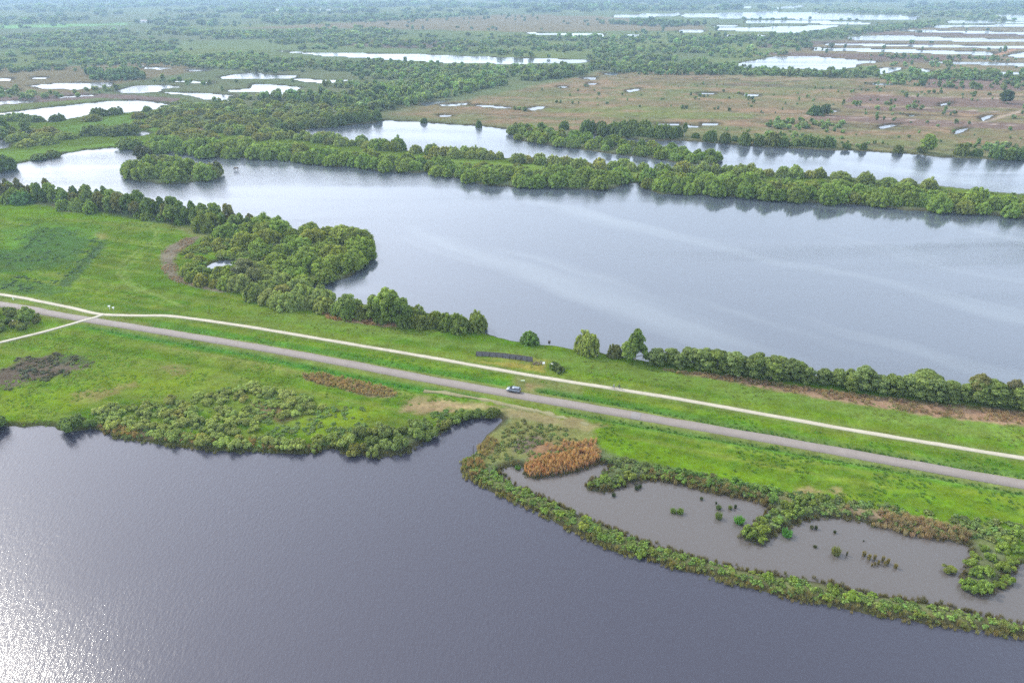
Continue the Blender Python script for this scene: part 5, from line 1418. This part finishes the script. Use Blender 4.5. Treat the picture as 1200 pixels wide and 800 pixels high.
board_sign("notice_board", 637, 431.5, .8, .7, 1.4, "white notice board at the right end of the grey board wall", tilt=35, rz=.2)
r = board_sign("notice_board", 647.5, 434, 1.25, .5, 1.8, "wide white roofed notice board in front of the dark shrub", tilt=65, rz=-.1)
bm = bmesh.new(); box_bm(bm, 0, .12, 1.1, 1.05, .1, .9, 0, .01); part("poster_panel", bm, M_GREYWOOD, r)
board_sign("marker_board", 612.5, 450.5, 1.3, .28, .9, "small pale green and white board on legs behind the car", M_GREEN, 60)
# collapsed branches near notice board
for u, v, wh in ((626, 429, "leftmost"), (628.5, 427.3, "upper"), (631, 429, "lower middle"), (634, 428, "rightmost")):
    bm = bmesh.new()
    for q in range(9):
        a = rng.uniform(0, 3.1); l = rng.uniform(.5, 1.1)
        cyl_bm(bm, (-math.cos(a) * l, -math.sin(a) * l, rng.uniform(0, .3)), (math.cos(a) * l, math.sin(a) * l, rng.uniform(.1, .8)), .05, .02, 5)
    o = part("brushwood_pile", bm, M_BARK, None); o.location = (*P(u, v), .8)
    tag(o, wh + " heap of brown brushwood between the board wall and the notice board", "brushwood", "brushwood heaps by the wall")
# two white marker posts by the junction
for k, (u, v, lb, hgt) in enumerate(((129.5, 364.5, "left white marker post with a slanted board near the path junction", 1.5), (134, 365, "right, smaller white marker post near the path junction", 1.1))):
    r = empty("marker_post", (*P(u, v), .75), .3); tag(r, lb, "post")
    bm = bmesh.new(); box_bm(bm, 0, 0, hgt / 2, .16, .16, hgt, 0, .02); part("post", bm, M_WHITE, r)
    bm = bmesh.new(); box_bm(bm, 0, 0, 0, .75, .06, .55, 0, .01); o = part("board", bm, M_WHITE, r); o.location = (0, -.12, hgt - .1); o.rotation_euler = (math.radians(-50), 0, k * .6)
r = empty("path_bollard", (*P(16.5, 353.5), .8)); tag(r, "short white bollard beside the pale path at the far left", "bollard")
bm = bmesh.new(); cyl_bm(bm, (0, 0, 0), (0, 0, 1.0), .14, .12, 14); part("post", bm, M_WHITE, r)
bm = bmesh.new(); cyl_bm(bm, (0, 0, 1.0), (0, 0, 1.08), .15, .08, 14); part("cap", bm, M_METAL, r)
# pale curved culvert wall in the shrubs
r = empty("culvert", (*P(11, 381), .7)); tag(r, "pale curved concrete culvert wall among the shrubs by the road", "culvert")
bm = bmesh.new()
for k in range(10):
    a0 = math.pi * (.05 + .75 * k / 10)
    box_bm(bm, 1.5 * math.cos(a0), 1.6 * math.sin(a0), .45, .52, .25, .9, a0 + math.pi / 2)
part("head_wall", bm, M_PALECONC, r)
bm = bmesh.new(); cyl_bm(bm, (0, -.2, .25), (0, 1.4, .25), .35, .35, 14); part("pipe", bm, M_DARKWOOD, r)
# lone post in the inlet and things in the lake
o = empty("mooring_post", (*P(554.5, 530), -.4)); tag(o, "thin dark wooden post standing in the water at the inlet", "post")
bm = bmesh.new(); cyl_bm(bm, (0, 0, 0), (.05, 0, 2.7), .1, .08, 8); part("pole", bm, M_DARKWOOD, o)
bm = bmesh.new(); cyl_bm(bm, (.05, 0, 2.7), (.05, 0, 2.78), .1, .05, 8); part("top", bm, M_GREYWOOD, o)
r = empty("nesting_box", (*P(643.5, 405), 0)); tag(r, "dark nesting box on a pole at the water's edge", "nesting box")
bm = bmesh.new(); cyl_bm(bm, (0, 0, -1), (0, 0, 1.0), .08); part("pole", bm, M_DARKWOOD, r)
bm = bmesh.new(); box_bm(bm, 0, 0, 1.35, .8, .7, .8, 0, .03); part("box", bm, M_DARKWOOD, r)
bm = bmesh.new(); box_bm(bm, 0, 0, 1.82, .95, .85, .1, .1, .02); part("roof", bm, M_DARKWOOD, r)
r = empty("nesting_platform", (*P(277, 200), 0)); tag(r, "small dark nesting platform on poles in the middle lake", "platform")
for sx in (-1, 1):
    for sy in (-1, 1):
        bm = bmesh.new(); cyl_bm(bm, (sx * 1.1, sy * .8, -1), (sx * 1.1, sy * .8, 1.5), .1); part("leg", bm, M_DARKWOOD, r)
bm = bmesh.new(); box_bm(bm, 0, 0, 1.6, 3.0, 2.2, .25, 0, .03); part("deck", bm, M_DARKWOOD, r)
bm = bmesh.new(); box_bm(bm, 0, 0, 1.95, 2.6, 1.8, .4, .05, .15); part("nest", bm, M_BARK, r)
# angler's shelter under the pale willow
r = empty("fishing_tent", (*P(695, 418.5), .7), -.3); tag(r, "low dark grey fishing shelter under the large pale willow", "tent")
bm = bmesh.new()
sec = [(-1.6, 0), (-1.35, .8), (-.7, 1.25), (0, 1.4), (.7, 1.25), (1.35, .8), (1.6, 0)]
vv = [[bm.verts.new((x, yy, z * k)) for x, z in sec] for yy, k in ((-1, .95), (0, 1.05), (1, .7))]
for a in range(2):
    for k in range(6): bm.faces.new((vv[a][k], vv[a][k + 1], vv[a + 1][k + 1], vv[a + 1][k]))
bm.faces.new(vv[2])
bmesh.ops.recalc_face_normals(bm, faces=bm.faces)
part("canopy", bm, plain("tent_cloth", (.09, .095, .12), .7), r)
bm = bmesh.new(); box_bm(bm, 0, -.9, .05, 2.6, .6, .06); part("groundsheet", bm, plain("groundsheet_cloth", (.16, .16, .2), .7), r)
r = empty("cool_box", (*P(698.3, 419.8), .78), .4); tag(r, "small white box standing at the right of the fishing shelter", "box")
bm = bmesh.new(); box_bm(bm, 0, 0, .3, .8, .5, .6, 0, .04); part("body", bm, M_WHITE, r)
bm = bmesh.new(); box_bm(bm, 0, 0, .64, .84, .54, .1, 0, .03); part("lid", bm, M_WHITE, r)

# ------------------------------------------------------------------ car
road_dir = Vector((P(700, 482)[0] - P(500, 446.5)[0], P(700, 482)[1] - P(500, 446.5)[1], 0)).normalized()
ang = math.atan2(-road_dir.y, -road_dir.x)
M_CAR = bpy.data.materials.new("silver_car_paint"); M_CAR.use_nodes = True
b = M_CAR.node_tree.nodes['Principled BSDF']; b.inputs['Base Color'].default_value = (.20, .235, .29, 1); b.inputs['Metallic'].default_value = .5; b.inputs['Roughness'].default_value = .28; b.inputs['Coat Weight'].default_value = .6
M_GLASS = plain("dark_car_glass", (.015, .018, .022), .06); M_TYRE = plain("tyre_rubber", (.025, .025, .025), .8); M_RIM = plain("wheel_rim", (.4, .4, .42), .3, .8)
M_LAMP = plain("clear_lamp", (.75, .78, .8), .15); M_RED = plain("tail_lamp_red", (.35, .02, .02), .2); M_TRIM = plain("black_trim", (.03, .03, .03), .5)
cp = P(602, 461)
car = empty("parked_car", (cp[0], cp[1], ZR), ang); tag(car, "silver estate car with dark windows on the far edge of the grey road", "car")
# body lofted from stations along x (front +x): (x, half width, sill z, waist z)
st = [(2.18, .62, .42, .62), (2.12, .76, .28, .74), (1.9, .84, .24, .84), (1.35, .88, .22, .96), (.75, .89, .22, 1.0), (0, .89, .22, 1.01), (-.9, .89, .22, 1.02), (-1.7, .87, .24, 1.02), (-2.1, .80, .30, .98), (-2.18, .70, .42, .9)]
bm = bmesh.new(); rings = []
for x, w, z0, z1 in st:
    rings.append([bm.verts.new(p) for p in ((x, -w * .9, z0), (x, -w, z0 + (z1 - z0) * .35), (x, -w, z0 + (z1 - z0) * .75), (x, -w * .88, z1), (x, 0, z1 + .05), (x, w * .88, z1), (x, w, z0 + (z1 - z0) * .75), (x, w, z0 + (z1 - z0) * .35), (x, w * .9, z0))])
for i in range(len(rings) - 1):
    for k in range(9): bm.faces.new((rings[i][k], rings[i][(k + 1) % 9], rings[i + 1][(k + 1) % 9], rings[i + 1][k]))
bm.faces.new(rings[0]); bm.faces.new(rings[-1]); bmesh.ops.recalc_face_normals(bm, faces=bm.faces)
part("body", bm, M_CAR, car, True)
def loft(stations, mat, name, smooth=False):
    bm = bmesh.new(); R = [[bm.verts.new((x, y * w, z)) for y, z in sec_] for x, w, sec_ in stations]
    n = len(R[0])
    for i in range(len(R) - 1):
        for k in range(n): bm.faces.new((R[i][k], R[i][(k + 1) % n], R[i + 1][(k + 1) % n], R[i + 1][k]))
    bm.faces.new(R[0]); bm.faces.new(R[-1]); bmesh.ops.recalc_face_normals(bm, faces=bm.faces)
    return part(name, bm, mat, car, smooth)
# glasshouse as one dark volume, roof panel and pillars proud of it
loft([(1.22, 1, [(-.72, .98), (.72, .98), (.71, 1.0), (-.71, 1.0)]), (.45, 1, [(-.76, .98), (.76, .98), (.60, 1.42), (-.60, 1.42)]), (-1.55, 1, [(-.76, .98), (.76, .98), (.60, 1.44), (-.60, 1.44)]), (-2.05, 1, [(-.72, .96), (.72, .96), (.66, 1.1), (-.66, 1.1)])], M_GLASS, "cabin_glass")
loft([(.5, 1, [(-.60, 1.40), (.60, 1.40), (.56, 1.44), (-.56, 1.44)]), (-.4, 1, [(-.63, 1.42), (.63, 1.42), (.58, 1.50), (-.58, 1.50)]), (-1.6, 1, [(-.62, 1.42), (.62, 1.42), (.57, 1.48), (-.57, 1.48)]), (-1.78, 1, [(-.60, 1.40), (.60, 1.40), (.56, 1.43), (-.56, 1.43)])], M_CAR, "roof", True)
for sy in (-1, 1):
    for x0, x1 in ((1.24, .48), (-.42, -.42), (-1.3, -1.3), (-2.08, -1.62)):
        bm = bmesh.new(); cyl_bm(bm, (x0, sy * .765, .98), (x1, sy * .615, 1.44), .035, .03, 6); part("pillar", bm, M_CAR, car)
    bm = bmesh.new(); box_bm(bm, .72, sy * .95, 1.02, .16, .16, .12, 0, .03); part("wing_mirror", bm, M_CAR, car)
    bm = bmesh.new(); box_bm(bm, 2.08, sy * .6, .66, .14, .3, .14, sy * -.25, .03); part("headlight", bm, M_LAMP, car)
    bm = bmesh.new(); box_bm(bm, -2.13, sy * .66, .84, .12, .22, .26, 0, .03); part("tail_light", bm, M_RED, car)
    for x in (1.32, -1.32):
        bm = bmesh.new(); cyl_bm(bm, (x, sy * .70, .32), (x, sy * .90, .32), .32, .32, 22); w_ = part("wheel", bm, M_TYRE, car)
        bm = bmesh.new(); cyl_bm(bm, (x, sy * .89, .32), (x, sy * .915, .32), .2, .18, 14); part("rim", bm, M_RIM, w_)
    bm = bmesh.new(); box_bm(bm, 0, sy * .885, .27, 2.0, .06, .12, 0, .02); part("sill", bm, M_TRIM, car)
bm = bmesh.new(); box_bm(bm, 2.14, 0, .42, .12, 1.2, .2, 0, .03); part("bumper", bm, M_TRIM, car)
bm = bmesh.new(); box_bm(bm, -2.16, 0, .42, .12, 1.3, .18, 0, .03); part("bumper", bm, M_TRIM, car)
bm = bmesh.new(); box_bm(bm, 2.2, 0, .45, .02, .5, .11); part("number_plate", bm, plain("plate_yellow", (.7, .5, .05), .5), car)

# ------------------------------------------------------------------ cyclists
M_SKIN = plain("skin", (.5, .3, .22), .6); M_FRAME = plain("bicycle_black", (.02, .02, .025), .35)


def make_bike(name, loc, rz, label):
    r = empty(name, loc, rz); tag(r, label, "bicycle")
    for x in (-.54, .54):
        bm = bmesh.new()
        q, f = tube([(x + .34 * math.cos(t * math.pi / 12), 0, .36 + .34 * math.sin(t * math.pi / 12)) for t in range(25)], [.022] * 25, 6)
        me = new_mesh("wheel", q, f.ravel(), 3, M_TYRE, True); w_ = link("wheel", me, r)
        for k in range(8):
            a = k * math.pi / 8
            cyl_bm(bm, (x - .33 * math.cos(a), 0, .36 - .33 * math.sin(a)), (x + .33 * math.cos(a), 0, .36 + .33 * math.sin(a)), .004, .004, 4)
        part("spokes", bm, M_METAL, w_)
    bm = bmesh.new()
    for a, b_ in (((-.54, 0, .36), (-.15, 0, .86)), ((-.15, 0, .86), (.05, 0, .3)), ((.05, 0, .3), (-.54, 0, .36)), ((-.12, 0, .78), (.40, 0, .84)), ((.05, 0, .3), (.42, 0, .78)), ((.54, 0, .36), (.38, 0, .95))):
        cyl_bm(bm, a, b_, .02, .02, 8)
    part("frame", bm, M_FRAME, r)
    bm = bmesh.new(); cyl_bm(bm, (.36, -.27, 1.08), (.36, .27, 1.08), .014); cyl_bm(bm, (.38, 0, .95), (.36, 0, 1.08), .016)
    for sy in (-1, 1): cyl_bm(bm, (.36, sy * .27, 1.08), (.22, sy * .29, 1.06), .017)
    part("handlebar", bm, M_FRAME, r)
    bm = bmesh.new(); box_bm(bm, -.2, 0, .95, .26, .17, .06, 0, .025); cyl_bm(bm, (-.15, 0, .84), (-.18, 0, .95), .014); part("saddle", bm, M_TRIM, r)
    bm = bmesh.new(); cyl_bm(bm, (.05, -.06, .3), (.05, .06, .3), .09, .09, 14)
    for sy, dz in ((-1, -.15), (1, .15)): cyl_bm(bm, (.05, sy * .1, .3), (.05 + .05, sy * .1, .3 + dz), .012); box_bm(bm, .1, sy * .15, .3 + dz, .09, .09, .025)
    part("crank", bm, M_METAL, r)
    return r


def make_rider(loc, rz, label, top, legs, hair):
    r = empty("person", loc, rz); tag(r, label, "person")
    J = {'pel': (-.2, 0, 1.02, .14), 'belly': (-.15, 0, 1.18, .13), 'chest': (-.05, 0, 1.40, .155), 'neck': (.02, 0, 1.56, .055), 'head0': (.05, 0, 1.66, .085), 'head1': (.06, 0, 1.76, .095), 'head2': (.05, 0, 1.84, .07)}
    E = [('pel', 'belly'), ('belly', 'chest'), ('chest', 'neck'), ('neck', 'head0'), ('head0', 'head1'), ('head1', 'head2')]
    for s_, n_, dz in ((-1, 'l', -.15), (1, 'r', .15)):
        J[n_ + 'hip'] = (-.16, s_ * .1, .98, .095); J[n_ + 'knee'] = (.2 + dz * .35, s_ * .13, .66 + dz * 1.2, .062); J[n_ + 'ank'] = (.06, s_ * .15, .42 + dz * .6 - .03, .042); J[n_ + 'toe'] = (.24, s_ * .16, .34 + dz, .034)
        J[n_ + 'ank'] = (.04, s_ * .15, .40 + dz, .042)
        J[n_ + 'sho'] = (-.02, s_ * .19, 1.46, .065); J[n_ + 'elb'] = (.1, s_ * .27, 1.22, .045); J[n_ + 'wri'] = (.25, s_ * .28, 1.12, .03); J[n_ + 'palm'] = (.30, s_ * .28, 1.11, .034)
        E += [('pel', n_ + 'hip'), (n_ + 'hip', n_ + 'knee'), (n_ + 'knee', n_ + 'ank'), (n_ + 'ank', n_ + 'toe'), ('chest', n_ + 'sho'), (n_ + 'sho', n_ + 'elb'), (n_ + 'elb', n_ + 'wri'), (n_ + 'wri', n_ + 'palm')]
        for k in range(4):
            J[n_ + 'f%d' % k] = (.345 - .003 * abs(k - 1), s_ * (.28 + (k - 1.5) * .021), 1.112, .009); J[n_ + 'g%d' % k] = (.352, s_ * (.28 + (k - 1.5) * .021), 1.08, .008)
            E += [(n_ + 'palm', n_ + 'f%d' % k), (n_ + 'f%d' % k, n_ + 'g%d' % k)]
        J[n_ + 'th'] = (.31, s_ * .235, 1.085, .01); E.append((n_ + 'palm', n_ + 'th'))
    keys = list(J)
    me = bpy.data.meshes.new("body"); me.from_pydata([J[k][:3] for k in keys], [(keys.index(a), keys.index(b_)) for a, b_ in E], [])
    tmp = bpy.data.objects.new("body_tmp", me); COL.objects.link(tmp)
    sk = tmp.modifiers.new("skin", 'SKIN')
    for v, k in zip(me.skin_vertices[0].data, keys): v.radius = (J[k][3], J[k][3]); v.use_root = (k == 'pel')
    tmp.modifiers.new("sub", 'SUBSURF').levels = 1; tmp.modifiers["sub"].render_levels = 1
    dg = bpy.context.evaluated_depsgraph_get(); m2 = bpy.data.meshes.new_from_object(tmp.evaluated_get(dg)); m2.name = "body"
    bpy.data.objects.remove(tmp)
    for m in (M_SKIN, top, legs, M_TRIM): m2.materials.append(m)
    for f in m2.polygons:
        c = f.center; f.use_smooth = True
        if c.z > 1.55 or (c.x > .24 and c.z > 1.0): f.material_index = 0
        elif c.z > 1.03: f.material_index = 1
        elif c.x > .1 and c.z < .53 and abs(c.y) > .1 and c.z < J['lank' if c.y < 0 else 'rank'][2] + .05: f.material_index = 3
        else: f.material_index = 2
    link("body", m2, r)
    bm = bmesh.new(); bmesh.ops.create_uvsphere(bm, u_segments=12, v_segments=8, radius=.11, matrix=Matrix.Translation((.035, 0, 1.80)) @ Matrix.Diagonal((1.05, .95, .85, 1)))
    bmesh.ops.delete(bm, geom=[v for v in bm.verts if v.co.x > .09 and v.co.z < 1.82 or v.co.z < 1.72], context='VERTS')
    part("hair", bm, hair, r, True)
    bm = bmesh.new()
    cyl_bm(bm, (.14, 0, 1.745), (.175, 0, 1.735), .018, .008, 6)
    for s_ in (-1, 1): cyl_bm(bm, (.05, s_ * .09, 1.755), (.05, s_ * .108, 1.76), .025, .02, 8)
    part("nose_and_ears", bm, M_SKIN, r)
    bm = bmesh.new()
    for s_ in (-1, 1): cyl_bm(bm, (.138, s_ * .035, 1.775), (.15, s_ * .035, 1.775), .012, .01, 8)
    part("eyes", bm, M_TRIM, r)
    return r


pd_ = Vector((P(800, 471)[0] - P(650, 447)[0], P(800, 471)[1] - P(650, 447)[1], 0)).normalized(); pa = math.atan2(pd_.y, pd_.x)
nrm = Vector((-pd_.y, pd_.x, 0))
M_T1 = plain("pale_blue_jacket", (.22, .24, .30), .8); M_T2 = plain("dark_green_coat", (.03, .05, .04), .8); M_L1 = plain("navy_trousers", (.03, .035, .06), .8); M_H1 = plain("grey_hair", (.3, .29, .28), .8); M_H2 = plain("dark_hair", (.04, .03, .02), .7)
c0 = Vector((*P(719, 458.5), 0)) + nrm * -.1; c1 = Vector((*P(725, 458.8), 0)) + nrm * .35
make_bike("bicycle", (c0.x, c0.y, ZR + .04), pa, "left bicycle on the pale path, ridden by the person in the light jacket")
make_rider((c0.x, c0.y, ZR + .04), pa, "person in a light jacket cycling on the pale path, left of the pair", M_T1, M_L1, M_H1)
make_bike("bicycle", (c1.x, c1.y, ZR + .04), pa, "right bicycle on the pale path, ridden by the person in dark clothes")
make_rider((c1.x, c1.y, ZR + .04), pa, "person in dark clothes cycling on the pale path, right of the pair", M_T2, M_L1, M_H2)

# ------------------------------------------------------------------ far farm buildings
M_WALL = plain("white_render", (.75, .75, .73), .8); M_ROOF = plain("grey_roof", (.25, .24, .25), .8)
for (u, v, w, d, h, lb) in ((170, 27, 22, 16, 5, "left of two white farm sheds far away among the woods"), (189, 27, 24, 15, 4.5, "right of two white farm sheds far away among the woods")):
    r = empty("farm_shed", (*P(u, v), .7), rng.uniform(-.2, .2)); tag(r, lb, "building")
    bm = bmesh.new(); box_bm(bm, 0, 0, h / 2, w, d, h); part("wall", bm, M_WALL, r)
    bm = bmesh.new()
    a = [bm.verts.new(p) for p in ((-w / 2 - 1, -d / 2 - 1, h), (w / 2 + 1, -d / 2 - 1, h), (w / 2 + 1, d / 2 + 1, h), (-w / 2 - 1, d / 2 + 1, h), (-w / 2 - 1, 0, h + 3), (w / 2 + 1, 0, h + 3))]
    for f in ((0, 1, 5, 4), (2, 3, 4, 5), (0, 4, 3), (1, 2, 5), (3, 2, 1, 0)): bm.faces.new([a[i] for i in f])
    bmesh.ops.recalc_face_normals(bm, faces=bm.faces); part("roof", bm, M_ROOF, r)
    bm = bmesh.new(); box_bm(bm, 0, -d / 2 - .05, 2.5, 6, .2, 5); part("door", bm, M_ROOF, r)

# ------------------------------------------------------------------ haze
bm = bmesh.new()
bmesh.ops.create_cube(bm, size=1, matrix=Matrix.Translation((0, 6500, 58)) @ Matrix.Diagonal((34000, 15600, 124, 1)))
me = bpy.data.meshes.new("haze"); bm.to_mesh(me); bm.free()
m = bpy.data.materials.new("haze"); m.use_nodes = True; nt = m.node_tree; nt.nodes.clear()
o_ = nt.nodes.new("ShaderNodeOutputMaterial"); pv = nt.nodes.new("ShaderNodeVolumePrincipled")
pv.inputs['Color'].default_value = (.54, .77, 1, 1); pv.inputs['Density'].default_value = 0.00015; pv.inputs['Anisotropy'].default_value = .2
nt.links.new(pv.outputs[0], o_.inputs['Volume']); me.materials.append(m)
tag(link("haze", me), "thin pale haze over the whole landscape", kind='stuff')
print("COUNT", COUNT, "ground verts", int(used.sum()))
